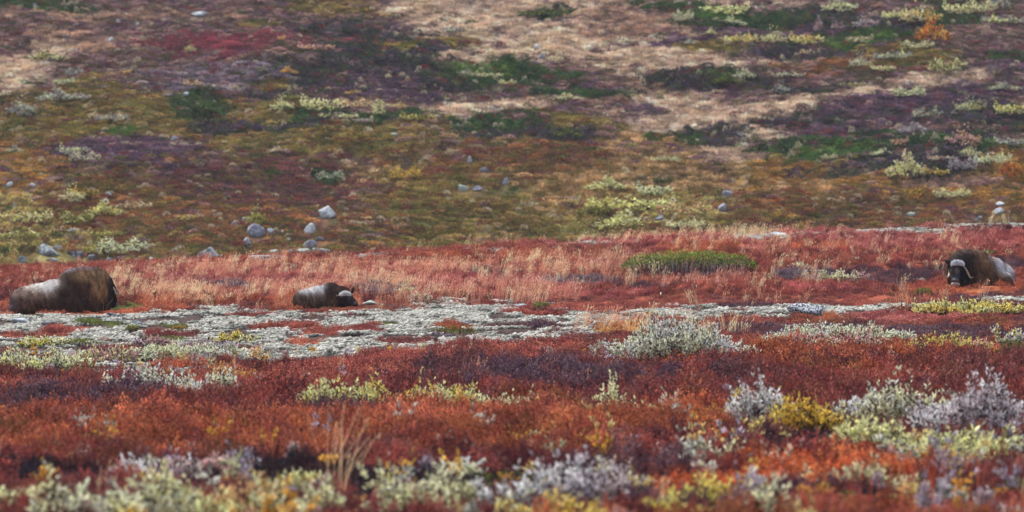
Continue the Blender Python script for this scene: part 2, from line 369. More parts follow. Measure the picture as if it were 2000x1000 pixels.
M_gobj = leaf_material('grass_stalks', 'OBJECT', two=True, trans=0.3, lo=0.65, hi=1.35)

def stem_material():
    m, nt, out = new_mat('shrub_stems'); N = nt.nodes.new; L = nt.links.new
    n = N('ShaderNodeTexNoise'); n.inputs['Scale'].default_value = 18
    r = N('ShaderNodeValToRGB'); r.color_ramp.elements[0].color = (0.03, 0.018, 0.022, 1); r.color_ramp.elements[1].color = (0.11, 0.075, 0.08, 1)
    p = N('ShaderNodeBsdfPrincipled'); p.inputs['Roughness'].default_value = 0.8
    L(n.outputs[0], r.inputs[0]); L(r.outputs[0], p.inputs['Base Color']); L(p.outputs[0], out.inputs['Surface'])
    return m
M_stem = stem_material()

def ground_material():
    m, nt, out = new_mat('tundra_soil_and_moss'); N = nt.nodes.new; L = nt.links.new
    a = N('ShaderNodeAttribute'); a.attribute_name = 'gcol'
    geo = N('ShaderNodeNewGeometry')
    n1 = N('ShaderNodeTexNoise'); n1.inputs['Scale'].default_value = 7; n1.inputs['Detail'].default_value = 6
    n2 = N('ShaderNodeTexNoise'); n2.inputs['Scale'].default_value = 1.1; n2.inputs['Detail'].default_value = 4
    L(geo.outputs['Position'], n1.inputs['Vector']); L(geo.outputs['Position'], n2.inputs['Vector'])
    mr = N('ShaderNodeMapRange'); mr.inputs[1].default_value = 0.3; mr.inputs[2].default_value = 0.7; mr.inputs[3].default_value = 0.5; mr.inputs[4].default_value = 1.35
    L(n1.outputs[0], mr.inputs[0])
    sc_ = N('ShaderNodeVectorMath'); sc_.operation = 'SCALE'; L(a.outputs['Color'], sc_.inputs[0]); L(mr.outputs[0], sc_.inputs['Scale'])
    mx = N('ShaderNodeMix'); mx.data_type = 'RGBA'; mx.inputs[7].default_value = (0.07, 0.05, 0.035, 1)
    m2 = N('ShaderNodeMapRange'); m2.inputs[1].default_value = 0.45; m2.inputs[2].default_value = 0.75; m2.inputs[4].default_value = 0.6
    L(n2.outputs[0], m2.inputs[0]); L(m2.outputs[0], mx.inputs[0]); L(sc_.outputs[0], mx.inputs[6])
    b = N('ShaderNodeBump'); b.inputs['Strength'].default_value = 0.8; b.inputs['Distance'].default_value = 0.05; L(n1.outputs[0], b.inputs['Height'])
    p = N('ShaderNodeBsdfPrincipled'); p.inputs['Roughness'].default_value = 0.95; p.inputs['Specular IOR Level'].default_value = 0.1
    L(mx.outputs[2], p.inputs['Base Color']); L(b.outputs[0], p.inputs['Normal']); L(p.outputs[0], out.inputs['Surface'])
    return m
M_ground = ground_material()

def rock_material(name, base, spot, amount, dark=(0.05, 0.05, 0.06, 1)):
    m, nt, out = new_mat(name); N = nt.nodes.new; L = nt.links.new
    tc = N('ShaderNodeTexCoord')
    n1 = N('ShaderNodeTexNoise'); n1.inputs['Scale'].default_value = 3; n1.inputs['Detail'].default_value = 8
    n2 = N('ShaderNodeTexNoise'); n2.inputs['Scale'].default_value = 30 if 'black' in name else 9; n2.inputs['Detail'].default_value = 5
    v = N('ShaderNodeTexVoronoi'); v.inputs['Scale'].default_value = 11
    for n in (n1, n2, v): L(tc.outputs['Object'], n.inputs['Vector'])
    r = N('ShaderNodeValToRGB'); r.color_ramp.elements[0].color = dark; r.color_ramp.elements[0].position = 0.3
    r.color_ramp.elements[1].color = base; r.color_ramp.elements[1].position = 0.55
    L(n1.outputs[0], r.inputs[0])
    m2 = N('ShaderNodeMapRange'); m2.inputs[1].default_value = amount; m2.inputs[2].default_value = amount + 0.06
    L(n2.outputs[0], m2.inputs[0])
    mx = N('ShaderNodeMix'); mx.data_type = 'RGBA'; L(m2.outputs[0], mx.inputs[0]); L(r.outputs[0], mx.inputs[6]); mx.inputs[7].default_value = spot
    b = N('ShaderNodeBump'); b.inputs['Strength'].default_value = 0.7; b.inputs['Distance'].default_value = 0.04; L(n2.outputs[0], b.inputs['Height'])
    p = N('ShaderNodeBsdfPrincipled'); p.inputs['Roughness'].default_value = 0.9
    L(mx.outputs[2], p.inputs['Base Color']); L(b.outputs[0], p.inputs['Normal']); L(p.outputs[0], out.inputs['Surface'])
    return m
M_rock = {
 'grey': rock_material('blue_grey_stone', (0.24, 0.27, 0.32, 1), (0.42, 0.46, 0.46, 1), 0.52),
 'pale': rock_material('pale_stone', (0.46, 0.50, 0.55, 1), (0.62, 0.64, 0.64, 1), 0.5, (0.22, 0.24, 0.28, 1)),
 'green': rock_material('lichen_green_stone', (0.36, 0.42, 0.38, 1), (0.5, 0.54, 0.46, 1), 0.5, (0.14, 0.17, 0.15, 1)),
 'dark': rock_material('dark_slate', (0.10, 0.12, 0.15, 1), (0.40, 0.44, 0.46, 1), 0.58, (0.02, 0.02, 0.028, 1)),
 'spotted': rock_material('black_stone_with_white_lichen', (0.06, 0.06, 0.09, 1), (0.62, 0.64, 0.68, 1), 0.47, (0.015, 0.015, 0.03, 1)),
 'lilac': rock_material('lilac_grey_stone', (0.26, 0.26, 0.33, 1), (0.5, 0.48, 0.52, 1), 0.55, (0.16, 0.14, 0.2, 1)),
}

def flat_material(name, col, rough=0.6, bump=0.0, scale=30, var=0.3):
    m, nt, out = new_mat(name); N = nt.nodes.new; L = nt.links.new
    tc = N('ShaderNodeTexCoord')
    n = N('ShaderNodeTexNoise'); n.inputs['Scale'].default_value = scale; n.inputs['Detail'].default_value = 4; L(tc.outputs['Object'], n.inputs['Vector'])
    r = N('ShaderNodeValToRGB')
    r.color_ramp.elements[0].position = 0.35; r.color_ramp.elements[1].position = 0.65
    r.color_ramp.elements[0].color = tuple(c * (1 - var) for c in col[:3]) + (1,); r.color_ramp.elements[1].color = tuple(min(1, c * (1 + var)) for c in col[:3]) + (1,)
    L(n.outputs[0], r.inputs[0])
    p = N('ShaderNodeBsdfPrincipled'); p.inputs['Roughness'].default_value = rough; L(r.outputs[0], p.inputs['Base Color'])
    if bump:
        b = N('ShaderNodeBump'); b.inputs['Strength'].default_value = bump; b.inputs['Distance'].default_value = 0.01; L(n.outputs[0], b.inputs['Height']); L(b.outputs[0], p.inputs['Normal'])
    L(p.outputs[0], out.inputs['Surface'])
    return m
M_horn = flat_material('horn_keratin', (0.44, 0.32, 0.22), 0.5, 0.3, 14)
M_eye = flat_material('dark_eye', (0.012, 0.008, 0.007), 0.12)
M_nose = flat_material('nose_skin', (0.10, 0.085, 0.09), 0.5, 0.4, 40)
M_lip = flat_material('pale_muzzle', (0.42, 0.37, 0.36), 0.7, 0.5, 60)
M_earm = flat_material('dark_ear_fur', (0.022, 0.017, 0.019), 0.85, 0.5, 60)

# ------------------------------------------------------------------ mesh helpers
def mesh_np(name, verts, faces, mats=(), fattr=None, pattr=None, smooth=False, fcol=None):
    """verts (N,3); faces (M,k) all the same k"""
    me = bpy.data.meshes.new(name)
    verts = np.asarray(verts, np.float32); faces = np.asarray(faces, np.int32)
    nf, k = faces.shape
    me.vertices.add(len(verts)); me.vertices.foreach_set('co', verts.ravel())
    me.loops.add(nf * k); me.loops.foreach_set('vertex_index', faces.ravel())
    me.polygons.add(nf)
    me.polygons.foreach_set('loop_start', np.arange(0, nf * k, k, dtype=np.int32))
    me.polygons.foreach_set('loop_total', np.full(nf, k, np.int32))
    for n, v in (fattr or {}).items():
        a = me.attributes.new(n, 'FLOAT', 'FACE'); a.data.foreach_set('value', np.asarray(v, np.float32))
    for n, v in (pattr or {}).items():
        v = np.asarray(v, np.float32)
        if v.ndim == 2:
            if v.shape[1] == 3: v = np.hstack([v, np.ones((len(v), 1), np.float32)])
            a = me.attributes.new(n, 'FLOAT_COLOR', 'POINT'); a.data.foreach_set('color', v.ravel())
        else:
            a = me.attributes.new(n, 'FLOAT', 'POINT'); a.data.foreach_set('value', v)
    me.update(calc_edges=True); me.validate()
    if smooth:
        me.polygons.foreach_set('use_smooth', np.ones(nf, bool))
    for m in mats: me.materials.append(m)
    return me

def norm(v):
    return v / np.maximum(np.linalg.norm(v, axis=-1, keepdims=True), 1e-9)

def leaves(base, d, ln, wd, rng, fold=0.25, obovate=0.6):
    """diamond leaves (two quads... kept to one quad) from base along d"""
    n = len(base)
    r = norm(np.cross(d, norm(rng.standard_normal((n, 3)))))
    up = np.cross(r, d)
    mid = base + d * (ln * obovate)[:, None]
    a = base; b = mid + r * (wd / 2)[:, None] + up * (wd * fold)[:, None]
    c = base + d * ln[:, None] - up * (wd * 0.15)[:, None]
    e = mid - r * (wd / 2)[:, None] + up * (wd * fold)[:, None]
    V = np.stack([a, b, c, e], 1).reshape(-1, 3)
    Fc = np.arange(n * 4).reshape(n, 4)
    return V, Fc

def ribbons(p0, p1, w, rng):
    n = len(p0)
    d = norm(p1 - p0); r = norm(np.cross(d, norm(rng.standard_normal((n, 3)) * [1, 1, .2]))) * (np.asarray(w) / 2)[:, None]
    V = np.stack([p0 - r, p0 + r, p1 + r * .6, p1 - r * .6], 1).reshape(-1, 3)
    return V, np.arange(n * 4).reshape(n, 4)

def sph(n, rng, zmin=-1):
    z = rng.uniform(zmin, 1, n); t = rng.uniform(0, 2 * np.pi, n); s = np.sqrt(1 - z * z)
    return np.stack([s * np.cos(t), s * np.sin(t), z], 1)

def join(parts):
    V = []; Fs = []; A = {}; o = 0
    for v, f, at in parts:
        V.append(v); Fs.append(f + o); o += len(v)
        for k, x in at.items(): A.setdefault(k, []).append(np.broadcast_to(x, (len(f),)))
    return np.vstack(V), np.vstack(Fs), {k: np.concatenate(x) for k, x in A.items()}

# prototypes for the stuff that nobody could count
def proto_heath(name, seed, R, H, ntw, nl, ll, lw, mat):
    rng = np.random.default_rng(seed)
    rt = R * np.sqrt(rng.random(ntw)); th = rng.uniform(0, 2 * np.pi, ntw)
    root = np.stack([rt * .6 * np.cos(th), rt * .6 * np.sin(th), np.full(ntw, -0.03)], 1)
    tip = np.stack([rt * np.cos(th), rt * np.sin(th), H * (1 - .45 * (rt / R) ** 2) * rng.uniform(.65, 1.1, ntw)], 1)
    sv, sf = ribbons(root, tip, np.full(ntw, 0.006), rng)
    k = np.repeat(np.arange(ntw), nl); t = rng.uniform(.45, 1.02, len(k))[:, None]
    b = root[k] * (1 - t) + tip[k] * t + rng.standard_normal((len(k), 3)) * 0.012
    d = norm(norm(tip - root)[k] * .7 + sph(len(k), rng, -.2))
    lv, lf = leaves(b, d, ll * rng.uniform(.6, 1.3, len(k)), lw * rng.uniform(.7, 1.2, len(k)), rng)
    V, Fc, A = join([(sv, sf, {'lv': .3, 'st': .75}), (lv, lf, {'lv': rng.random(len(lf)), 'st': 0.})])
    return mesh_np(name, V, Fc, [mat], fattr=A)

def proto_grass(name, seed, n, H, w, spread, lean, mat, heads=0):
    rng = np.random.default_rng(seed)
    th = rng.uniform(0, 2 * np.pi, n); r = spread * np.sqrt(rng.random(n))
    p0 = np.stack([r * np.cos(th), r * np.sin(th), np.full(n, -.02)], 1)
    h = H * rng.uniform(.5, 1.1, n)
    dx = rng.normal(lean, .18, n); dy = rng.normal(0, .2, n)
    p1 = p0 + np.stack([dx * h * .35, dy * h * .35, h * .6], 1)
    p2 = p1 + np.stack([dx * h * .6, dy * h * .6, h * .4], 1)
    v1, f1 = ribbons(p0, p1, np.full(n, w), rng); v2, f2 = ribbons(p1, p2, np.full(n, w * .7), rng)
    l = rng.random(n)
    parts = [(v1, f1, {'lv': l * .8, 'st': 0.}), (v2, f2, {'lv': np.minimum(1, l + .15), 'st': 0.})]
    if heads:
        k = rng.integers(0, n, heads)
        v3, f3 = leaves(p2[k] - [0, 0, .03], norm(p2[k] - p1[k]), np.full(heads, .06), np.full(heads, .012), rng)
        parts.append((v3, f3, {'lv': np.full(heads, .8), 'st': 0.}))
    V, Fc, A = join(parts)
    return mesh_np(name, V, Fc, [mat], fattr=A)

def ico(sub):
    import bmesh
    bm = bmesh.new(); bmesh.ops.create_icosphere(bm, subdivisions=sub, radius=1)
    bm.verts.index_update()
    V = np.array([v.co[:] for v in bm.verts]); Fc = np.array([[v.index for v in f.verts] for f in bm.faces]); bm.free()
    return V, Fc
ICO1 = ico(1); ICO2 = ico(2); ICO3 = ico(3)

def proto_lichen(name, seed, R, n, mat):
    rng = np.random.default_rng(seed)
    parts = []
    for i in range(n):
        r = R * math.sqrt(rng.random()); t = rng.uniform(0, 6.28); s = rng.uniform(.012, .032)
        V = ICO1[0] * (1 + rng.uniform(-.35, .35, (len(ICO1[0]), 1))) * s * [1, 1, .8] + [r * math.cos(t), r * math.sin(t), rng.uniform(0, .035)]
        parts.append((V, ICO1[1], {'lv': rng.random(len(ICO1[1])) * .5 + rng.random() * .5, 'st': 0.}))
    V, Fc, A = join(parts)
    return mesh_np(name, V, Fc, [mat], fattr=A)

def proto_cushion(name, seed, R, H, nl, ll, mat):
    rng = np.random.default_rng(seed)
    s = sph(nl, rng, 0.0); rr = rng.uniform(.75, 1.05, (nl, 1))
    b = s * rr * [R, R, H]
    d = norm(s * [1, 1, 1.2] + sph(nl, rng) * .7)
    lv, lf = leaves(b, d, ll * rng.uniform(.6, 1.3, nl), ll * .7 * rng.uniform(.6, 1.2, nl), rng)
    return mesh_np(name, lv, lf, [mat], fattr={'lv': rng.random(nl), 'st': np.zeros(nl)})

def collection_of(name, meshes):
    c = bpy.data.collections.new(name)
    for i, me in enumerate(meshes):
        o = bpy.data.objects.new('%s_%02d' % (name, i), me); c.objects.link(o)
    return c

def scatter(name, label, cat, coll, P, rot, scl, tint, vi):
    """one object of stuff: points that carry instances of the collection's meshes"""
    me = bpy.data.meshes.new(name)
    n = len(P)
    me.vertices.add(n); me.vertices.foreach_set('co', np.asarray(P, np.float32).ravel())
    for nm, arr, ty, key in (('rot', rot, 'FLOAT_VECTOR', 'vector'), ('scl', scl, 'FLOAT_VECTOR', 'vector')):
        a = me.attributes.new(nm, ty, 'POINT'); a.data.foreach_set(key, np.asarray(arr, np.float32).ravel())
    a = me.attributes.new('tint', 'FLOAT_COLOR', 'POINT'); a.data.foreach_set('color', np.hstack([tint, np.ones((n, 1))]).astype(np.float32).ravel())
    a = me.attributes.new('vi', 'INT', 'POINT'); a.data.foreach_set('value', np.asarray(vi, np.int32))
    o = bpy.data.objects.new(name, me); COL.objects.link(o)
    ng = bpy.data.node_groups.new(name + '_nodes', 'GeometryNodeTree')
    ng.interface.new_socket('Geometry', in_out='INPUT', socket_type='NodeSocketGeometry')
    ng.interface.new_socket('Geometry', in_out='OUTPUT', socket_type='NodeSocketGeometry')
    gi = ng.nodes.new('NodeGroupInput'); go = ng.nodes.new('NodeGroupOutput')
    ci = ng.nodes.new('GeometryNodeCollectionInfo'); ci.inputs['Collection'].default_value = coll
    ci.inputs['Separate Children'].default_value = True; ci.inputs['Reset Children'].default_value = True
    ip = ng.nodes.new('GeometryNodeInstanceOnPoints'); ip.inputs['Pick Instance'].default_value = True
    def named(nm, ty):
        x = ng.nodes.new('GeometryNodeInputNamedAttribute'); x.data_type = ty; x.inputs['Name'].default_value = nm
        return x.outputs['Attribute']
    ng.links.new(gi.outputs[0], ip.inputs['Points']); ng.links.new(ci.outputs[0], ip.inputs['Instance'])
    ng.links.new(named('vi', 'INT'), ip.inputs['Instance Index'])
    ng.links.new(named('rot', 'FLOAT_VECTOR'), ip.inputs['Rotation'])
    ng.links.new(named('scl', 'FLOAT_VECTOR'), ip.inputs['Scale'])
    ng.links.new(ip.outputs[0], go.inputs[0])
    md = o.modifiers.new('scatter', 'NODES'); md.node_group = ng
    o['kind'] = 'stuff'; o['label'] = label; o['category'] = cat
    return o

def tag(o, label, cat, group=None):
    o['label'] = label; o['category'] = cat
    if group: o['group'] = group
    return o

# ------------------------------------------------------------------ the ground
def build_ground():
    ys = np.concatenate([np.arange(-30, 14, 4.), np.arange(14, 24, .5), np.arange(24, 112, .22), np.arange(112, 146, 1.), np.arange(146, 268, .45), np.arange(268, 400, 4.)])
    us = np.concatenate([np.linspace(-1.6, -.2, 22)[:-1], np.linspace(-.2, .2, 321), np.linspace(.2, 1.6, 22)[1:]])
    Yg, Ug = np.meshgrid(ys, us, indexing='ij')
    Xg = Ug * np.maximum(Yg, 24)
    Zg = height(Xg, Yg)
    X = Xg.ravel(); Y = Yg.ravel()
    zb = base_height(X, Y)
    px, row = project(X, np.maximum(Y, 5), zb)
    i1 = paint(px, row, NEAR, 'maroon', X, Y, patchnoise=.72)
    i2 = paint(px, row, HILL, 'hmauve', X, Y, warp=2.6, seed=60)
    i2 = np.where(row < -20, np.where(fbm(X / 9, Y / 9, 81) > .52, KI['htanmix'], np.where(fbm(X / 6, Y / 6, 82) > .5, KI['hdark'], KI['hmauve'])), i2)
    idx = np.where(Y < 120, i1, i2)
    c = PALM[idx, (np.clip(fbm(X / 1.2, Y / 1.2, 9) * 1.3 - .1, 0, .99) * PALN[idx]).astype(int)] * np.where(Y < 120, .75, 1.0)[:, None]
    c = np.where((idx == KI['lichen'])[:, None], lin((70, 54, 52)), c)
    nu = len(us); ny = len(ys)
    I = np.arange(ny * nu).reshape(ny, nu)
    Fc = np.stack([I[:-1, :-1], I[:-1, 1:], I[1:, 1:], I[1:, :-1]], -1).reshape(-1, 4)
    me = mesh_np('ground', np.stack([X, Y, Zg.ravel()], 1), Fc, [M_ground], pattr={'gcol': np.clip(c, 0.01, .9)}, smooth=True)
    o = bpy.data.objects.new('ground', me); COL.objects.link(o)
    o['kind'] = 'structure'
build_ground()

def build_haze():
    import bmesh
    bm = bmesh.new(); bmesh.ops.create_cube(bm, size=1)
    me = bpy.data.meshes.new('haze'); bm.to_mesh(me); bm.free()
    o = bpy.data.objects.new('haze', me); COL.objects.link(o)
    o.location = (0, 190, 14); o.scale = (1340, 470, 64)
    m, nt, out = new_mat('thin_autumn_haze')
    v = nt.nodes.new('ShaderNodeVolumePrincipled'); v.inputs['Density'].default_value = HAZE
    v.inputs['Color'].default_value = (0.80, 0.86, 1.0, 1)
    nt.links.new(v.outputs[0], out.inputs['Volume'])
    me.materials.append(m); o['kind'] = 'stuff'; o['label'] = 'thin bluish air between the meadow and the far hillside'; o['category'] = 'haze'
HAZE = 0.0002
build_haze()

def sow(y0, y1, density, margin=0.03, seed=0):
    """random points over the visible wedge; density per square metre"""
    rng = np.random.default_rng(seed)
    u = 1000 / F + margin
    area = u * (y1 ** 2 - y0 ** 2)
    n = int(area * density)
    Y = np.sqrt(rng.uniform(y0 ** 2, y1 ** 2, n)); X = rng.uniform(-u, u, n) * Y
    return X, Y

def near_index(X, Y):
    zb = base_height(X, Y); px, row = project(X, Y, zb)
    return paint(px, row, NEAR, 'maroon', X, Y, patchnoise=.72), px, row

GAIN = 1.7
HCLEAR = []
CLEAR = []                     # footprints kept free of the low cover: x, y, rx, ry, share removed
# keep things clear of the animals: centre px, row, half width m, half depth m
OXEN_AT = {'A': locate(120, 609), 'B': locate(636, 599), 'C': locate(1908, 559)}
def clear_of_oxen(X, Y):
    ok = np.ones(len(X), bool)
    for k, (hx, hy) in {'A': (1.0, .42), 'B': (.62, .3), 'C': (.75, .5)}.items():
        x, y, _ = OXEN_AT[k]
        ok &= (((X - x) / hx) ** 2 + ((Y - y - .05) / hy) ** 2) > 1
        ok &= ~((np.abs(X - x) < hx) & (Y < y) & (Y > y - 1.6) & (RNG.random(len(X)) < .82))
    for (x, y, rx, ry, a) in CLEAR:
        ok &= ~((((X - x) / rx) ** 2 + ((Y - y) / ry) ** 2 < 1) & (RNG.random(len(X)) < a))
    return ok

def build_near_cover():
    protos = [proto_heath('heath_%d' % i, 20 + i, .17, (.17, .21, .14, .19)[i], 26, 9, .022, .017, M_inst) for i in range(4)]
    protos += [proto_heath('tall_heath_%d' % i, 30 + i, .20, .29, 30, 12, .026, .020, M_inst) for i in range(3)]
    protos += [proto_cushion('mat_%d' % i, 40 + i, .16, .06, 190, .022, M_inst) for i in range(2)]
    coll = collection_of('heath_forms', protos)
    X1, Y1 = sow(21, 60, 42, .05, 1); X2, Y2 = sow(60, 106, 24, .03, 2)
    X = np.concatenate([X1, X2]); Y = np.concatenate([Y1, Y2])
    idx, px, row = near_index(X, Y)
    r = RNG.random(len(X))
    li = idx == KI['lichen']
    keep = clear_of_oxen(X, Y) & (~li | (r < .34))
    X, Y, idx, px, row, r = X[keep], Y[keep], idx[keep], px[keep], row[keep], r[keep]
    n = len(X)
    vi = RNG.integers(0, 4, n)
    tall = np.isin(idx, [KI['rust'], KI['vivid'], KI['dark'], KI['orange']]) & (Y < 56)
    tall |= (row > 740) & np.isin(idx, [KI['maroon'], KI['purple']]) & (RNG.random(n) < .5)
    vi = np.where(tall, RNG.integers(4, 7, n), vi)
    mat = np.isin(idx, [KI['moss']])
    vi = np.where(mat, RNG.integers(7, 9, n), vi)
    s = RNG.uniform(.7, 1.25, n) * np.where(Y > 74, .78, 1) * np.clip(.62 + (Y - 26) / 50, .62, 1) * np.where(idx == KI['lichen'], .36, 1) * np.where(idx == KI['dark'], .7, 1)
    low = np.where((Y > 62) & (Y < 80), .5, np.where((Y > 54) & (Y <= 62), .72, 1))
    scl = np.stack([s, s, s * low * RNG.uniform(.7, 1.25, n) * (.5 + 1.0 * fbm(X / .6, Y / .8, 140))], 1)
    rot = np.stack([RNG.normal(0, .12, n), RNG.normal(0, .12, n), RNG.uniform(0, 6.28, n)], 1)
    t = tints(idx, X, Y, .9, 70, GAIN)
    P = np.stack([X, Y, height(X, Y)], 1)
    return scatter('heath_undergrowth', 'red, rust and purple autumn heath and dwarf birch covering the meadow around the muskoxen', 'heath', coll, P, rot, scl, t, vi)

def build_lichen():
    protos = [proto_lichen('lichen_%d' % i, 50 + i, .11, 26, M_lich) for i in range(4)]
    coll = collection_of('lichen_forms', protos)
    X, Y = sow(44, 84, 85, .03, 3)
    idx, px, row = near_index(X, Y)
    dens = fbm(X / .8, Y / 1.1, 90)
    keep = (idx == KI['lichen']) & (dens > .34 + .14 * RNG.random(len(X))) & clear_of_oxen(X, Y)
    # thinner to the lower left where willow takes over
    keep &= ~((row > 668) & (px < 560) & (RNG.random(len(X)) < .35))
    keep &= ~((px > 1150) & ((RNG.random(len(X)) < .15) | (fbm(X / .55, Y / 1.2, 96) < .40)))
    keep &= (vnoise(X / .16, Y / .5, 93) > .34) & (vnoise(X / .45, Y / .9, 94) > .12)
    # white strip along the crest
    X2, Y2 = sow(84, 103, 30, .03, 4)
    i2, p2, r2 = near_index(X2, Y2)
    ridge = np.interp(p2, [0, 400, 800, 1200, 1600, 2000], [530, 512, 493, 473, 455, 438])
    k2 = (r2 - ridge < 9) & (p2 > 700) & (fbm(X2 / 1.0, Y2 / 1.5, 91) > np.where(p2 > 1400, .33, .50))
    k2 |= (i2 == KI['lichen']) & (r2 - ridge < 14)
    k2 |= (r2 - ridge > 10) & (vnoise(X2 / .5, Y2 / .7, 92) > .86) & (RNG.random(len(X2)) < .35)
    X = np.concatenate([X[keep], X2[k2]]); Y = np.concatenate([Y[keep], Y2[k2]])
    n = len(X)
    base = np.array([lin((222, 222, 212)), lin((206, 208, 196)), lin((228, 222, 216)), lin((194, 194, 186))])
    t = base[RNG.integers(0, 4, n)] * RNG.uniform(.32, 1.0, (n, 1)) * [1, .98, .94]
    s = RNG.uniform(.6, 1.3, n)
    rot = np.stack([np.zeros(n), np.zeros(n), RNG.uniform(0, 6.28, n)], 1)
    P = np.stack([X, Y, height(X, Y) + .005], 1)
    return scatter('reindeer_lichen', 'pale grey white reindeer lichen spread over the flat in front of the muskoxen', 'lichen', coll, P, rot, np.stack([s, s, s], 1), t, RNG.integers(0, 4, n))

def build_sprigs():
    protos = []
    for i in range(4):
        f, _s = grow(850 + i, .07, .06, .36, 5, 7, .06, .022, tuft=.4, up=.9)
        V, Fc, A = join([f, (_s[0], _s[1], {'lv': .3, 'st': 1., 'mixv': 0.})])
        protos.append(mesh_np('sprig', V, Fc, [M_inst], fattr=A))
    coll = collection_of('sprig_forms', protos)
    X, Y = sow(22, 66, 2.6, .03, 12)
    _, px, row = near_index(X, Y)
    d = fbm(X / 1.3, Y / 1.6, 130)
    keep = (d + .25 * (RNG.random(len(X)) - .5) > np.where(row > 870, .42, .56)) & ((row > 860) | (px > 950) | (row < 800)) & (row > 690)
    X, Y = X[keep], Y[keep]; n = len(X)
    pal = np.array([lin(c) for c in ((208, 190, 170), (196, 168, 164), (214, 196, 130), (190, 192, 180), (222, 176, 80), (176, 164, 178), (204, 200, 160))])
    k = (np.clip(fbm(X / .9, Y / .9, 131) * 1.6 - .3, 0, .99) * 7).astype(int)
    k = np.where(RNG.random(n) < .35, RNG.integers(0, 7, n), k)
    s = RNG.uniform(.6, 1.15, n) * np.where(Y < 40, .9, .8)
    rot = np.stack([RNG.normal(0, .15, n), RNG.normal(0, .15, n), RNG.uniform(0, 6.28, n)], 1)
    return scatter('willow_sprigs', 'single pale willow sprigs poking out of the red heath in the foreground', 'willow sprigs', coll, np.stack([X, Y, height(X, Y)], 1), rot, np.stack([s, s, s], 1), pal[k] * RNG.uniform(.9, 1.3, (n, 1)), RNG.integers(0, 4, n))
GRASS_ZONES = [(430, 565, 260, 42, .9), (800, 560, 300, 40, .8), (1020, 580, 130, 18, 1.0), (560, 530, 260, 16, .6), (1120, 530, 200, 34, .7), (1400, 555, 260, 16, .45),
               (1700, 500, 260, 40, .2), (120, 560, 140, 24, .25), (1350, 470, 300, 16, .5), (1240, 645, 120, 12, .6), (1400, 650, 80, 10, .5), (1800, 470, 260, 16, .25)]
def build_grass():
    protos = [proto_grass('grass_%d' % i, 60 + i, 14, .34, .0055, .10, (.25, .1, .35, -.1)[i], M_grass, 10) for i in range(4)]
    coll = collection_of('grass_forms', protos)
    X, Y = sow(60, 104, 26, .03, 5)
    _, px, row = near_index(X, Y)
    d = np.zeros(len(X))
    for (cx, cy, rx, ry, a) in GRASS_ZONES:
        d = np.maximum(d, a * np.clip(1.25 - ((px - cx) / rx) ** 2 - ((row - cy) / ry) ** 2, 0, 1))
    d *= np.clip((fbm(X / 1.4, Y / 1.8, 95) - .28) * 3.2, .05, 1.2)
    keep = (RNG.random(len(X)) < d * .52 + .012 * (row < 600)) & clear_of_oxen(X, Y)
    X, Y = X[keep], Y[keep]; n = len(X)
    # sparse stalks in the foreground
    X2, Y2 = sow(23, 60, .9, .03, 6)
    _, p2, r2 = near_index(X2, Y2)
    k2 = RNG.random(len(X2)) < np.where((p2 > 1550) & (r2 > 900), 1.0, .25)
    X = np.concatenate([X, X2[k2]]); Y = np.concatenate([Y, Y2[k2]]); n = len(X)
    pal = np.array([lin((212, 166, 138)), lin((192, 142, 114)), lin((224, 188, 152)), lin((180, 124, 106)), lin((202, 160, 140))])
    k = (np.clip(fbm(X / 2, Y / 2, 97) * 1.4 - .2, 0, .99) * 5).astype(int)
    t = pal[k] * RNG.uniform(.8, 1.2, (n, 1)) * 1.4
    s = RNG.uniform(.65, 1.25, n) * np.where(Y < 60, .8, 1.0)
    th = np.where(Y < 60, .55, 1.0)
    rot = np.stack([np.zeros(n), RNG.normal(0.0, .1, n), RNG.uniform(-.6, .6, n)], 1)
    P = np.stack([X, Y, height(X, Y)], 1)
    return scatter('dry_grass', 'pinkish straw coloured dry grass standing in the heath behind the muskoxen', 'grass', coll, P, rot, np.stack([s * th, s * th, s], 1), np.clip(t, 0, .9), RNG.integers(0, 4, n))

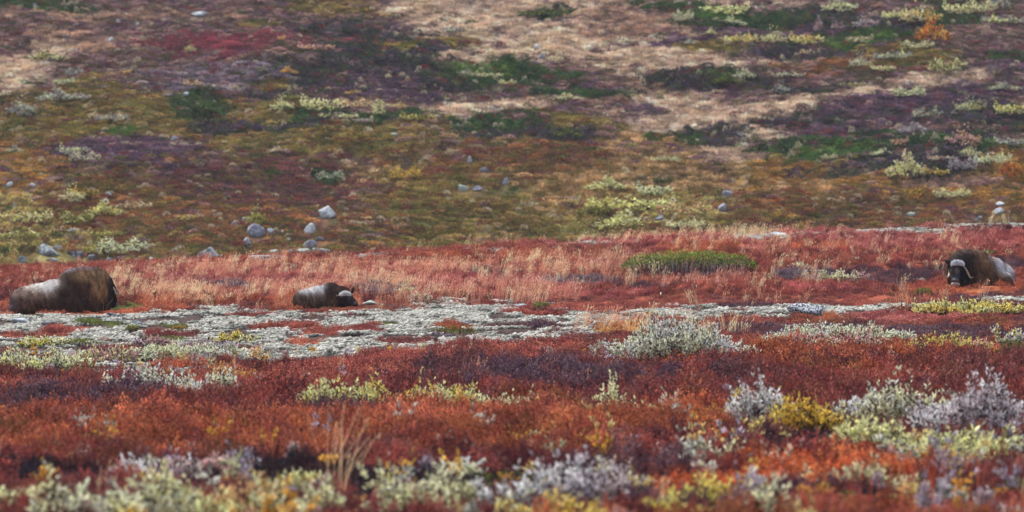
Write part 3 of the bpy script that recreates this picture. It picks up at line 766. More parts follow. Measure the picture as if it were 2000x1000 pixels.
def build_hill_cover():
    protos = [proto_cushion('hill_mat_%d' % i, 70 + i, .34, .16, 130, .07, M_inst) for i in range(4)]
    protos += [proto_cushion('hill_tuft_%d' % i, 76 + i, .26, .30, 110, .075, M_inst) for i in range(3)]
    protos += [proto_grass('hill_grass_%d' % i, 80 + i, 60, .24, .02, .30, .25, M_inst) for i in range(2)]
    coll = collection_of('hill_forms', protos)
    X, Y = sow(146, 234, 14, .02, 8)
    zb = base_height(X, Y); px, row = project(X, Y, zb)
    idx = paint(px, row, HILL, 'hmauve', X, Y, warp=2.6, seed=60, patchnoise=1.0, dither=.42)
    idx = np.where(row < -20, np.where(fbm(X / 9, Y / 9, 81) > .52, KI['htanmix'], np.where(fbm(X / 6, Y / 6, 82) > .5, KI['hdark'], KI['hmauve'])), idx)
    ok = np.ones(len(X), bool)
    for (cx, cy, w) in HCLEAR:                                   # the turf stays off the stones
        ok &= ~((np.abs(X - cx) < w) & (Y < cy + .25) & (Y > cy - 1.5))
    X, Y, px, row, idx = X[ok], Y[ok], px[ok], row[ok], idx[ok]
    n = len(X)
    grassy = np.isin(idx, [KI['htan'], KI['htanmix'], KI['htano']])
    woody = np.isin(idx, [KI['hgreen'], KI['hbright'], KI['hdark'], KI['hyellow']])
    vi = RNG.integers(0, 4, n)
    vi = np.where(woody & (RNG.random(n) < .7), RNG.integers(4, 7, n), vi)
    vi = np.where(grassy & (RNG.random(n) < .85), RNG.integers(7, 9, n), vi)
    s = RNG.uniform(.40, 1.05, n)
    scl = np.stack([s * 1.15, s, s * RNG.uniform(.7, 1.2, n)], 1)
    rot = np.stack([RNG.normal(0, .12, n), RNG.normal(0, .12, n), RNG.uniform(0, 6.28, n)], 1)
    t = tints(idx, X, Y, 1.3, 75, GAIN * 1.05, rnd=.4, jitter=.26)
    # scattered flecks of other growth and of darkened tint
    f = RNG.random(n)
    bloom = fbm(X / 3.0, Y / 3.0, 77)
    pale = (f < .10) & (bloom > .47) & (vnoise(X / .8, Y / .8, 78) > .5); t[pale] = lin((196, 184, 156)) * RNG.uniform(.8, 1.3, (pale.sum(), 1)); scl[pale] *= [.55, .6, 1.25]
    dark_fleck = (f > .84) & (f < .90) & (vnoise(X / 1.1, Y / 1.1, 79) > .55); t[dark_fleck] *= .45  # tint darkened in scattered spots
    wine = (f > .95) & ~grassy; t[wine] = lin((118, 52, 54)) * 1.3
    grn = (f > .90) & (f < .95) & (bloom < .5) & ~grassy; t[grn] = lin((66, 84, 40)) * 1.3
    P = np.stack([X, Y, height(X, Y)], 1)
    return scatter('hillside_vegetation', 'low mottled heath, moss and dry grass covering the far hillside', 'heath', coll, P, rot, scl, np.clip(t, 0, .9), vi)
# ------------------------------------------------------------------ muskoxen
def ellipsoid(c, r, rot=(0, 0, 0), p=2.0):
    V, Fc = ICO3
    V = V.copy()
    if p != 2.0:
        V = np.sign(V) * np.abs(V) ** (2 / p)
    V = V * np.asarray(r)
    R = np.array(Euler(rot).to_matrix())
    return V @ R.T + np.asarray(c), Fc

def merge_skin(name, parts, voxel=0.022, smooth=14):
    """one continuous skin over overlapping masses"""
    V, Fc, _ = join([(v, f, {'a': 0.}) for v, f in parts])
    me = mesh_np(name + '_masses', V, Fc)
    o = bpy.data.objects.new(name + '_masses', me); COL.objects.link(o)
    m = o.modifiers.new('r', 'REMESH'); m.mode = 'VOXEL'; m.voxel_size = voxel
    s = o.modifiers.new('s', 'SMOOTH'); s.iterations = smooth; s.factor = .5
    dg = bpy.context.evaluated_depsgraph_get(); dg.update()
    me2 = bpy.data.meshes.new_from_object(o.evaluated_get(dg))
    bpy.data.objects.remove(o); me2.name = name
    return me2

def ox_colour(P, Nn, spec, rng=None):
    """fur colour at points (local metres): gaussian patches over a base coat, some of them painted light"""
    c = np.tile(lin(spec['base']), (len(P), 1))
    for (cen, rad, col, a) in spec['patches']:
        d = np.zeros(len(P))
        for i in range(3):
            if cen[i] is not None: d += ((P[:, i] - cen[i]) / rad[i]) ** 2
        w = (a * np.exp(-d ** 1.5))[:, None]
        c = c * (1 - w) + lin(col) * w
    return c

def fur_strands(me, n, spec, seed, face_fn):
    rng = np.random.default_rng(seed)
    me.calc_loop_triangles()
    co = np.zeros(len(me.vertices) * 3); me.vertices.foreach_get('co', co); co = co.reshape(-1, 3)
    tri = np.zeros(len(me.loop_triangles) * 3, np.int32); me.loop_triangles.foreach_get('vertices', tri); tri = tri.reshape(-1, 3)
    A, B, C = co[tri[:, 0]], co[tri[:, 1]], co[tri[:, 2]]
    nr = np.cross(B - A, C - A); ar = np.linalg.norm(nr, axis=1); nr = nr / np.maximum(ar, 1e-9)[:, None]
    ar = ar * ((A[:, 2] + B[:, 2] + C[:, 2]) / 3 > -0.02)
    k = rng.choice(len(tri), n, p=ar / ar.sum())
    u = rng.random((n, 2)); f = u.sum(1) > 1; u[f] = 1 - u[f]
    P = A[k] + (B[k] - A[k]) * u[:, :1] + (C[k] - A[k]) * u[:, 1:]
    Nn = nr[k]
    back = np.asarray(spec['back'], float)
    ln, lift = face_fn(P)
    flow = back * (0.55 + .45 * Nn[:, 2:3]) + np.array([0, 0, -1.0]) * (1.1 - .3 * Nn[:, 2:3])
    swirl = np.stack([fbm(P[:, 0] * 5, P[:, 2] * 5 + P[:, 1] * 3, 200) - .5, np.zeros(n), fbm(P[:, 0] * 5, P[:, 2] * 5 - P[:, 1] * 3, 210) - .5], 1)
    flow = flow + swirl * 1.3
    flow = flow - Nn * (flow * Nn).sum(1, keepdims=True)
    flow = norm(flow)
    d0 = norm(flow + Nn * lift[:, None] + rng.normal(0, .16, (n, 3)))
    d1 = norm(flow * 1.0 + Nn * (lift * .25)[:, None] + np.array([0, 0, -.35]) + rng.normal(0, .14, (n, 3)))
    L_ = ln * rng.uniform(.6, 1.25, n)
    w = (.0075 + .003 * rng.random(n)) * np.clip(L_ / .06, .55, 1.3)
    p1 = P + d0 * (L_ * .45)[:, None]; p2 = p1 + d1 * (L_ * .55)[:, None]
    r0 = norm(np.cross(d0, Nn) + rng.normal(0, .25, (n, 3))) * (w / 2)[:, None]
    V = np.stack([P - r0, P + r0, p1 + r0 * .8, p1 - r0 * .8, p2 + r0 * .15, p2 - r0 * .15], 1).reshape(-1, 3)
    b = np.arange(n) * 6
    Fc = np.concatenate([np.stack([b, b + 1, b + 2, b + 3], 1), np.stack([b + 3, b + 2, b + 4, b + 5], 1)])
    col = ox_colour(P, Nn, spec)
    # locks: bands of lighter and darker hair running along the flow
    lock = .7 * vnoise(P[:, 0] * 27 + P[:, 2] * 9 + P[:, 1] * 6, P[:, 2] * 6 - P[:, 0] * 4, 220) + .3 * vnoise(P[:, 0] * 60 + P[:, 2] * 20 + P[:, 1] * 12, P[:, 2] * 9 - P[:, 0] * 6, 221)
    j = (.25 + 1.6 * lock) * rng.uniform(.55, 1.5, n)
    col = np.clip(col * j[:, None], .003, .9)
    return V, Fc, np.repeat(col, 6, 0)

def fur_material(name, rough=.8):
    m, nt, out = new_mat(name); N = nt.nodes.new; L = nt.links.new
    a = N('ShaderNodeAttribute'); a.attribute_name = 'fcol'
    p = N('ShaderNodeBsdfPrincipled'); p.inputs['Roughness'].default_value = rough; p.inputs['Specular IOR Level'].default_value = .12
    L(a.outputs['Color'], p.inputs['Base Color']); L(p.outputs[0], out.inputs['Surface'])
    return m
M_fur = fur_material('musk_ox_fur')
M_skin = fur_material('musk_ox_undercoat', .85)

def tube(path, rad, seg=8, name='tube', mat=None):
    path = [Vector(p) for p in path]
    # smooth the path
    pts = []; rr = []
    n = len(path)
    for i in range(n - 1):
        p0 = path[max(i - 1, 0)]; p1 = path[i]; p2 = path[i + 1]; p3 = path[min(i + 2, n - 1)]
        for k in range(4):
            t = k / 4
            pts.append(0.5 * ((2 * p1) + (-p0 + p2) * t + (2 * p0 - 5 * p1 + 4 * p2 - p3) * t * t + (-p0 + 3 * p1 - 3 * p2 + p3) * t ** 3))
            rr.append(rad[i] * (1 - t) + rad[i + 1] * t)
    pts.append(path[-1]); rr.append(rad[-1])
    V = []; Fc = []
    for i, p in enumerate(pts):
        t = (pts[min(i + 1, len(pts) - 1)] - pts[max(i - 1, 0)]).normalized()
        u = t.orthogonal().normalized() if i == 0 else (u - t * u.dot(t)).normalized()
        v = t.cross(u)
        for s in range(seg):
            a = 2 * math.pi * s / seg
            V.append(p + (u * math.cos(a) + v * math.sin(a)) * rr[i])
        if i:
            for s in range(seg):
                a = (i - 1) * seg + s; b = (i - 1) * seg + (s + 1) % seg
                Fc.append((a, b, b + seg, a + seg))
    return mesh_np(name, np.array([v[:] for v in V]), np.array(Fc), [mat] if mat else [], smooth=True)

def child(name, me, parent, loc=None, rot=None, scale=None):
    o = bpy.data.objects.new(name, me); COL.objects.link(o); o.parent = parent
    if loc: o.location = loc
    if rot: o.rotation_euler = rot
    if scale: o.scale = scale
    return o

def ball(name, c, r, mat, rot=(0, 0, 0), noise=0.0, ic=ICO2):
    V, Fc = ic
    V = V * (1 + noise * (fbm(V[:, 0] * 2 + 5, V[:, 1] * 2 + V[:, 2] * 3, 9)[:, None] - .5))
    V = V * np.asarray(r)
    V = V @ np.array(Euler(rot).to_matrix()).T + np.asarray(c)
    return mesh_np(name, V, Fc, [mat], smooth=True)

def ear_mesh(base, tip, wid, thick):
    base = np.array(base, float); tip = np.array(tip, float)
    d = tip - base; L_ = np.linalg.norm(d); d /= L_
    r = norm(np.cross(d, np.array([0, -1, 0.]))); f = np.cross(r, d)
    V = []; ring = [(0, .6), (.3, 1.0), (.65, .8), (1.0, .08)]
    for t, w in ring:
        c = base + d * L_ * t
        for a in np.linspace(0, 2 * np.pi, 8, endpoint=False):
            V.append(c + r * wid * w * math.cos(a) + f * thick * w * math.sin(a) * (.5 if math.sin(a) < 0 else 1))
    Fc = [(i * 8 + s, i * 8 + (s + 1) % 8, (i + 1) * 8 + (s + 1) % 8, (i + 1) * 8 + s) for i in range(3) for s in range(8)]
    return mesh_np('ear', np.array(V), np.array(Fc), [M_earm], smooth=True)

def make_ox(key, label, masses, spec, lens_fn, nfur, seed, tufts=()):
    x, y, z = OXEN_AT[key]
    root = bpy.data.objects.new('musk_ox', None); COL.objects.link(root)
    root.location = (x, y, z); tag(root, label, 'musk ox', 'musk oxen resting in the heath')
    me = merge_skin('body', [ellipsoid(*m) for m in masses])
    co = np.zeros(len(me.vertices) * 3); me.vertices.foreach_get('co', co); co = co.reshape(-1, 3)
    col = ox_colour(co, None, spec) * .75
    a = me.attributes.new('fcol', 'FLOAT_COLOR', 'POINT'); a.data.foreach_set('color', np.hstack([col, np.ones((len(co), 1))]).astype(np.float32).ravel())
    me.polygons.foreach_set('use_smooth', np.ones(len(me.polygons), bool))
    me.materials.clear(); me.materials.append(M_skin)
    child('body', me, root)
    V, Fc, c = fur_strands(me, nfur, spec, seed, lens_fn)
    child('fur', mesh_np('fur', V, Fc, [M_fur], pattr={'fcol': c}), root)
    for (nm, cen, rad, colr, nn, ln) in tufts:                      # shaggy caps such as the white brow
        rng = np.random.default_rng(seed + 9)
        s = sph(nn, rng, -.3); s[:, 1] = -np.abs(s[:, 1])
        P = s * rad + cen
        d = norm(s * [1, 1, .4] + [0, -.3, -.5] + rng.normal(0, .3, (nn, 3)))
        l = ln * rng.uniform(.6, 1.2, nn)
        Vr, Fr = ribbons(P, P + d * l[:, None], np.full(nn, .009), rng)
        cc = lin(colr) * rng.uniform(.75, 1.15, (nn, 1))
        child(nm, mesh_np(nm, Vr, Fr, [M_fur], pattr={'fcol': np.repeat(cc, 4, 0)}), root)
    return root

# the big animal on the left, lying broadside, head turned away behind its mane
specA = {'base': (76, 54, 44), 'back': (-1, 0, 0), 'patches': [
    ((-.62, None, .26), (.50, 1, .22), (100, 76, 64), .9),
    ((-.98, None, .25), (.16, 1, .3), (96, 84, 94), .6),
    ((-.45, None, .46), (.50, 1, .14), (164, 138, 122), .85),
    ((-.42, None, .61), (.46, 1, .13), (250, 234, 222), 1.0),
    ((-.22, None, .62), (.24, 1, .17), (246, 230, 220), 1.0),
    ((-.10, None, .74), (.08, 1, .16), (206, 196, 204), .9),
    ((.12, None, .90), (.28, 1, .055), (176, 162, 172), .75),  # this and the next: sky light on the hump's top edge, painted in
    ((.55, None, .95), (.5, 1, .06), (138, 116, 126), .75),
    ((.62, None, .78), (.34, 1, .12), (156, 120, 88), .8),
    ((.88, None, .60), (.16, 1, .26), (176, 136, 98), .9),
    ((.45, None, .36), (.32, 1, .22), (72, 50, 46), .8),
    ((.12, None, .45), (.14, 1, .26), (56, 38, 34), .8),  # shade of the hollow behind the shoulder, put into the fur colour
    ((1.04, None, .5), (.05, 1, .6), (40, 32, 38), .9),
    ((1.06, .28, .35), (.14, .2, .28), (34, 30, 36), 1.0),
]}
def lenA(P):
    l = np.where(P[:, 2] > .6, .075, .11) * np.where(P[:, 0] < -.05, .75, 1)
    head = (P[:, 0] > .98) & (P[:, 1] > .1)
    return np.where(head, .025, l), np.where(P[:, 2] > .8, .5, .42)
oxA = make_ox('A', 'large brown musk ox lying broadside at the far left, face hidden by its mane', [
    ((-.70, 0, .20), (.38, .44, .33)), ((-.46, 0, .24), (.46, .44, .345)), ((-.16, 0, .31), (.36, .44, .37)), ((.36, 0, .46), (.46, .46, .46), (0, 0, 0), 2.3),
    ((.70, 0, .48), (.35, .42, .45), (0, 0, 0), 2.5), ((.82, .02, .36), (.23, .36, .40), (0, 0, 0), 2.4), ((.2, -.05, .16), (.80, .50, .28)), ((.53, 0, .50), (.40, .40, .445)), ((-.30, 0, .28), (.40, .44, .345)), ((-.8, -.1, .08), (.28, .35, .18)),
    ((1.0, .24, .40), (.13, .16, .22), (0, .15, 0)), ((1.06, .30, .22), (.09, .12, .16)), ((.9, .2, .6), (.18, .2, .18))],
    specA, lenA, 62000, 301)
child('horn', tube([(1.02, .22, .56), (1.08, .16, .50), (1.13, .10, .42), (1.15, .07, .36), (1.20, .03, .375)], [.03, .026, .02, .016, .006], mat=M_horn, name='horn'), oxA)
child('horn', tube([(1.02, .38, .60), (1.08, .46, .52), (1.11, .50, .42), (1.13, .52, .36), (1.17, .53, .38)], [.03, .026, .02, .016, .006], mat=M_horn, name='horn'), oxA)
child('nose', ball('nose', (1.13, .30, .14), (.04, .06, .05), M_nose), oxA)
for yy in (.17, .41): child('eye', ball('eye', (1.12, yy, .42), (.018, .018, .018), M_eye), oxA)
child('ear', ear_mesh((.96, .16, .66), (.99, .04, .70), .04, .015), oxA)
child('ear', ear_mesh((.96, .42, .66), (.99, .54, .70), .04, .015), oxA)

# the calf in the middle, chin on the ground
specB = {'base': (78, 58, 50), 'back': (-1, 0, 0), 'patches': [
    ((-.40, None, .14), (.28, 1, .17), (112, 92, 80), .8),
    ((-.28, None, .37), (.26, 1, .11), (226, 220, 220), 1.0),
    ((-.08, None, .40), (.14, 1, .12), (214, 212, 218), .95),
    ((-.10, None, .24), (.18, 1, .10), (150, 128, 112), .6),
    ((.10, None, .30), (.10, 1, .30), (96, 70, 56), .6),
    ((.22, None, .42), (.16, 1, .16), (60, 42, 38), .85),
    ((.42, None, .42), (.16, 1, .07), (84, 50, 46), .8),
    ((.20, -.3, .12), (.08, .3, .14), (124, 92, 68), .8),
    ((.48, -.38, .16), (.20, .24, .17), (34, 32, 46), 1.0),
    ((.58, -.46, .08), (.14, .2, .12), (40, 40, 56), .9),
]}
def lenB(P):
    head = (((P[:, 0] - .47) / .22) ** 2 + ((P[:, 1] + .4) / .24) ** 2 + ((P[:, 2] - .15) / .2) ** 2) < 1
    return np.where(head, .014, np.where(P[:, 0] < .0, .04, .06)), np.where(head, .2, .55)
oxB = make_ox('B', 'small young musk ox in the middle with its chin on the ground', [
    ((-.40, 0, .13), (.30, .30, .24)), ((-.15, 0, .18), (.34, .32, .26)), ((.10, -.02, .22), (.30, .32, .28)), ((.32, -.10, .20), (.22, .26, .24)), ((.44, -.10, .21), (.12, .18, .19)),
    ((.05, -.05, .08), (.5, .34, .16)), ((.45, -.36, .20), (.155, .17, .16), (0, .3, 0)), ((.55, -.47, .13), (.12, .14, .115), (0, .3, 0)), ((.62, -.54, .09), (.08, .09, .07))],
    specB, lenB, 34000, 302, tufts=[('brow_tuft', (.44, -.48, .285), (.105, .07, .065), (252, 250, 250), 900, .035)])
child('ear', ear_mesh((.575, -.28, .30), (.61, -.30, .45), .032, .016), oxB)
child('ear', ear_mesh((.31, -.38, .28), (.21, -.42, .35), .034, .016), oxB)
child('horn', tube([(.545, -.36, .27), (.575, -.38, .25), (.60, -.40, .27)], [.013, .011, .005], mat=M_horn, name='horn'), oxB)
child('horn', tube([(.30, -.42, .27), (.265, -.45, .25), (.245, -.46, .28)], [.013, .011, .005], mat=M_horn, name='horn'), oxB)
child('eye', ball('eye', (.575, -.545, .20), (.017, .014, .017), M_eye), oxB)
child('eye', ball('eye', (.37, -.535, .19), (.017, .014, .017), M_eye), oxB)
child('nose', ball('nose', (.65, -.61, .10), (.05, .03, .035), M_nose), oxB)

# the bull on the right, facing the camera
specC = {'base': (108, 78, 58), 'back': (.75, .25, 0), 'patches': [
    ((-.28, None, .80), (.42, 1, .09), (112, 86, 78), .8),
    ((-.30, None, .62), (.30, 1, .13), (48, 34, 34), .95),
    ((-.40, None, .30), (.20, 1, .5), (38, 28, 30), .95),
    ((-.14, None, .40), (.12, 1, .22), (50, 37, 34), .7),
    ((.20, None, .52), (.28, 1, .14), (134, 100, 74), .8),
    ((.32, None, .62), (.12, 1, .10), (176, 162, 156), .85),
    ((.44, None, .50), (.10, 1, .09), (206, 202, 212), .9),
    ((.60, None, .36), (.20, 1, .12), (236, 230, 232), 1.0),
    ((.74, None, .18), (.12, 1, .18), (124, 112, 118), .7),
    ((.30, None, .16), (.30, 1, .16), (88, 62, 46), .6),
    ((.0, None, .2), (.10, 1, .18), (116, 86, 64), .6),
    ((-.54, -.62, .34), (.26, .3, .36), (30, 25, 30), 1.0),
    ((-.56, -.8, .24), (.11, .3, .05), (70, 74, 96), .8),  # bluish sheen over the muzzle, painted into the fur
    ((-.53, -.8, .38), (.05, .3, .09), (120, 110, 100), .8),  # highlight down the nose bridge, painted into the fur
]}
def lenC(P):
    head = (((P[:, 0] + .53) / .2) ** 2 + ((P[:, 1] + .68) / .25) ** 2 + ((P[:, 2] - .3) / .36) ** 2) < 1
    beard = (P[:, 1] < -.25) & (P[:, 2] < .5) & ~head
    return np.where(head, .016, np.where(beard, .11, np.where(P[:, 2] > .6, .07, .12))), np.where(head, .15, .5)
oxC = make_ox('C', 'bull musk ox at the far right facing the viewer, white brow, hooked horns', [
    ((-.26, 0, .38), (.40, .45, .43)), ((.02, .10, .36), (.38, .42, .42)), ((.30, .25, .27), (.38, .40, .36), (0, .25, 0)), ((.52, .36, .20), (.34, .36, .30), (0, .35, 0)), ((.20, 0, .12), (.62, .42, .22)),
    ((-.42, -.28, .40), (.24, .32, .33)), ((-.45, -.38, .22), (.22, .28, .24)), ((-.52, -.54, .40), (.165, .20, .21)), ((-.54, -.66, .27), (.13, .16, .20), (-.35, 0, 0)), ((-.565, -.76, .13), (.115, .12, .11)), ((-.38, -.45, .12), (.2, .25, .16))],
    specC, lenC, 62000, 303, tufts=[('brow_tuft', (-.51, -.67, .52), (.12, .09, .078), (244, 244, 250), 1300, .04)])
child('horn', tube([(-.385, -.66, .47), (-.335, -.70, .41), (-.293, -.73, .33), (-.258, -.76, .247), (-.223, -.80, .212), (-.18, -.84, .235)], [.010, .018, .020, .018, .014, .006], mat=M_horn, name='horn'), oxC)
child('horn', tube([(-.63, -.52, .50), (-.66, -.52, .42), (-.675, -.55, .32), (-.69, -.64, .25), (-.745, -.72, .215), (-.80, -.76, .24), (-.833, -.79, .295), (-.825, -.80, .36)], [.018, .020, .022, .024, .024, .022, .018, .008], mat=M_horn, name='horn'), oxC)
child('ear', ear_mesh((-.64, -.46, .54), (-.78, -.46, .585), .055, .025), oxC)
child('ear', ear_mesh((-.36, -.44, .52), (-.24, -.46, .54), .05, .025), oxC)
child('eye', ball('eye', (-.655, -.72, .37), (.02, .02, .022), M_eye), oxC)
child('eye', ball('eye', (-.425, -.72, .37), (.02, .02, .022), M_eye), oxC)
child('nose', ball('nose', (-.57, -.86, .165), (.075, .035, .045), M_nose, noise=.4), oxC)
child('muzzle', ball('muzzle', (-.575, -.84, .075), (.105, .055, .055), M_lip, noise=.3), oxC)
child('mouth', tube([(-.64, -.895, .085), (-.60, -.90, .07), (-.575, -.903, .06), (-.55, -.90, .07), (-.515, -.895, .085)], [.004, .008, .010, .008, .004], mat=M_eye, name='mouth'), oxC)
for sx in (-.6, -.54): child('nostril', ball('nostril', (sx, -.89, .165), (.013, .01, .01), M_eye), oxC)

# ------------------------------------------------------------------ stones
def stone_mesh(seed, flat=1.0):
    rng = np.random.default_rng(seed)
    V = ICO3[0].copy()
    for _ in range(14):                                              # broken faces
        nrm = norm(rng.standard_normal(3)); h = rng.uniform(.45, .8)
        d = V @ nrm; V = V - np.outer(np.maximum(d - h, 0), nrm)
    V = V * (1 + .22 * (fbm(V[:, 0] * 2.3 + seed, V[:, 1] * 2.3 + V[:, 2] * 1.7, seed)[:, None] - .5))
    return V, ICO3[1]
def stone(px, row, w, h, mat, label, hill=True, tilt=0.0, cat='stone', name='stone', group=None):
    x, y, z = locate(px, row, hill)
    s = y / F
    V, Fc = stone_mesh(int(px * 7 + row))
    W = w * s / 2 * (1.45 if hill and row > 380 else 1.2); H = h * s * (1.45 if hill and row > 380 else 1.2)
    if not hill: CLEAR.append((x, y - .2, W, .45, .9))
    else: HCLEAR.append((x, y, W * .95))
    V = V * [W, W * .8, H * .62]
    o = bpy.data.objects.new(name, mesh_np(name, V, Fc, [M_rock[mat]], smooth=False)); COL.objects.link(o)
    o.location = (x, y + W * .3, z + H * (.16 if hill else .26)); o.rotation_euler = (0, tilt, 0)
    tag(o, label, cat, group)
    return o
HS = [
 (640, 425, 42, 22, 'pale', 'pale blue grey boulder, largest of those on the hillside above the calf', .08),
 (604, 459, 20, 23, 'pale', 'round whitish boulder below the largest pale boulder above the calf'),
 (605, 484, 26, 20, 'lilac', 'grey slab leaning right just below the round whitish boulder', .5),
 (632, 501, 34, 22, 'green', 'greenish lichen covered boulder at the foot of the hillside above the calf', .35),
 (592, 496, 26, 11, 'green', 'flat greenish stone left of the greenish boulder above the calf'),
 (566, 499, 10, 14, 'grey', 'small upright grey stone between two groups of boulders at the hill foot'),
 (535, 494, 20, 8, 'green', 'low green grey stone behind the black and white crest rock'),
 (500, 462, 26, 24, 'lilac', 'jagged lilac grey boulder under a mossy bush left of the round whitish one', -.5),
 (484, 483, 13, 18, 'pale', 'small pale stone touching the lower left of the jagged lilac boulder', -.3),
 (529, 457, 12, 12, 'pale', 'small pale stone to the right of the jagged lilac boulder'),
 (457, 441, 8, 9, 'pale', 'tiny whitish stone up and left of the mossy bush'),
 (478, 437, 14, 12, 'green', 'small green grey stone touching the left of the mossy bush'),
 (565, 472, 11, 8, 'green', 'little green grey stone left of the leaning grey slab'),
 (627, 470, 16, 9, 'lilac', 'small lilac stone to the right of the leaning grey slab'),
 (552, 456, 8, 7, 'pale', 'tiny pale stone beside red leaves left of the round whitish boulder'),
 (408, 508, 40, 23, 'grey', 'blue grey boulder standing by itself just above the meadow crest'),
 (432, 505, 12, 9, 'green', 'little grey stone against the right side of the lone blue grey boulder'),
 (62, 367, 15, 14, 'pale', 'small blue white stone at the left edge of the hillside, right one of two'),
 (19, 366, 16, 14, 'pale', 'small grey white stone at the left edge of the hillside, left one of two'),
 (28, 409, 7, 12, 'pale', 'tiny upright white stone low at the left edge of the hillside'),
 (205, 399, 9, 12, 'pale', 'tiny blue white stone on the left slope below a yellow bush'),
 (211, 387, 10, 12, 'pale', 'tiny white stone just above another tiny one on the left slope'),
 (142, 462, 18, 15, 'lilac', 'dull lilac stone on the yellow green slope above the large ox'),
 (158, 472, 9, 10, 'grey', 'small grey stone below right of the dull lilac one above the large ox'),
 (90, 497, 44, 18, 'grey', 'broad half buried grey rock on the slope behind the large ox'),
 (42, 514, 16, 12, 'grey', 'small blue stone left behind the large ox'),
 (100, 511, 20, 8, 'grey', 'low blue grey stone just under the broad half buried rock'),
 (150, 500, 30, 13, 'dark', 'dark grey rock with pale top right of the broad half buried rock'),
 (178, 511, 16, 18, 'dark', 'dark upright rock in the shrubs behind the large ox shoulder'),
 (214, 512, 18, 11, 'grey', 'blue grey stone right above the large ox shoulder'),
 (296, 509, 13, 8, 'green', 'pale stone poking out at the hill foot right of the large ox'),
 (110, 489, 16, 11, 'lilac', 'lilac grey stone on top of the broad half buried rock'),
 (918, 318, 11, 13, 'pale', 'small bright white stone alone in the middle of the hillside'),
 (946, 337, 20, 13, 'lilac', 'small blue lilac stone right below the bright white stone'),
 (904, 372, 26, 14, 'green', 'pale green grey stone, left one of a touching pair in mid slope', .4),
 (932, 373, 22, 13, 'lilac', 'lilac stone, right one of a touching pair in mid slope'),
 (988, 361, 13, 14, 'lilac', 'single lilac stone to the right of the touching pair'),
 (1122, 398, 16, 18, 'lilac', 'lilac stone left of the large yellow green willow patch'),
 (1312, 400, 15, 12, 'lilac', 'pale lilac stone at the upper right of the yellow green willow patch'),
 (1290, 430, 24, 10, 'grey', 'grey stone half hidden in the yellow green willow patch'),
 (1421, 386, 24, 18, 'lilac', 'lilac grey stone with dark cracks on the tan grass slope'),
 (1411, 412, 22, 13, 'lilac', 'blue lilac stone under the one with dark cracks'),
 (1310, 398, 8, 6, 'pale', 'tiny pale stone touching the pale lilac stone near the willow patch'),
 (1048, 96, 17, 15, 'pale', 'light blue stone on the tan grass near the top centre'),
 (1060, 114, 15, 9, 'lilac', 'lilac stone just below the light blue one near the top centre'),
 (974, 99, 8, 8, 'lilac', 'tiny dark lilac stone on the tan grass left of the light blue one'),
 (1952, 402, 18, 9, 'pale', 'whitish stone low on the slope near the right edge, upper of two'),
 (1950, 418, 20, 11, 'pale', 'whitish stone low on the slope near the right edge, lower of two'),
 (1914, 430, 11, 10, 'grey', 'small blue grey stone left below the two whitish ones near the right edge'),
 (1776, 422, 18, 8, 'green', 'low pale green stone above the crest left of the bull'),
 (390, 31, 32, 11, 'pale', 'long white stone lying near the top left'),
 (229, 46, 12, 8, 'pale', 'white stone left of the long white one at the top'),
 (268, 50, 7, 8, 'pale', 'tiny white stone between two larger ones at the top left'),
 (216, 79, 15, 9, 'pale', 'white stone above the crimson patch to its left'),
 (69, 13, 9, 9, 'pale', 'small blue white stone in the top left corner'),
 (39, 90, 8, 10, 'green', 'small green white stone near the left edge above the tan grass'),
 (362, 188, 20, 11, 'pale', 'white stone in the lilac heath below the crimson patch'),
 (340, 274, 14, 9, 'pale', 'small white stone right of the bright green juniper cushion'),
 (1345, 10, 10, 7, 'pale', 'small white stone at the top edge right of the tan grass'),
 (770, 265, 14, 9, 'green', 'grey green stone in dark heath left of the small grassy gap'),
]
for it in HS:
    stone(it[0], it[1], it[2], it[3], it[4], it[5], True, it[6] if len(it) > 6 else 0.0)
NS = [
 (43, 631, 34, 13, 'pale', 'pale lilac stone with a dark right side, on lichen before the large ox', .1),
 (90, 638, 34, 16, 'dark', 'cracked dark blue stone on the lichen in front of the large ox', -.1),
 (224, 622, 46, 12, 'dark', 'long dark slab pointing down to the right below the nose of the large ox', .42),
 (212, 627, 22, 8, 'grey', 'low grey stone under the long dark slab'),
 (268, 634, 28, 8, 'dark', 'flat dark stone on lichen right of the long dark slab'),
 (722, 595, 30, 9, 'green', 'low pale lichen covered stone beside the muzzle of the calf'),
 (520, 511, 66, 15, 'spotted', 'black and white lichen crusted rock on the meadow crest'),
 (912, 637, 24, 10, 'grey', 'small blue stone beside the rust cushion in the lichen'),
 (1015, 603, 34, 10, 'grey', 'grey stone at the upper edge of the lichen flat'),
 (912, 489, 20, 7, 'spotted', 'dark speckled stone on the crest in the middle'),
 (1470, 469, 42, 9, 'pale', 'pale lichen covered rock on the crest above the juniper'),
 (1518, 461, 36, 8, 'pale', 'pale flat rock on the crest right of the other one'),
 (1580, 616, 76, 26, 'spotted', 'low mound of rock crusted with white lichen below the meadow at right'),
 (640, 510, 24, 6, 'lilac', 'flat pale stone on the crest right of the black and white rock'),
]
for it in NS:
    stone(it[0], it[1], it[2], it[3], it[4], it[5], False, it[6] if len(it) > 6 else 0.0)

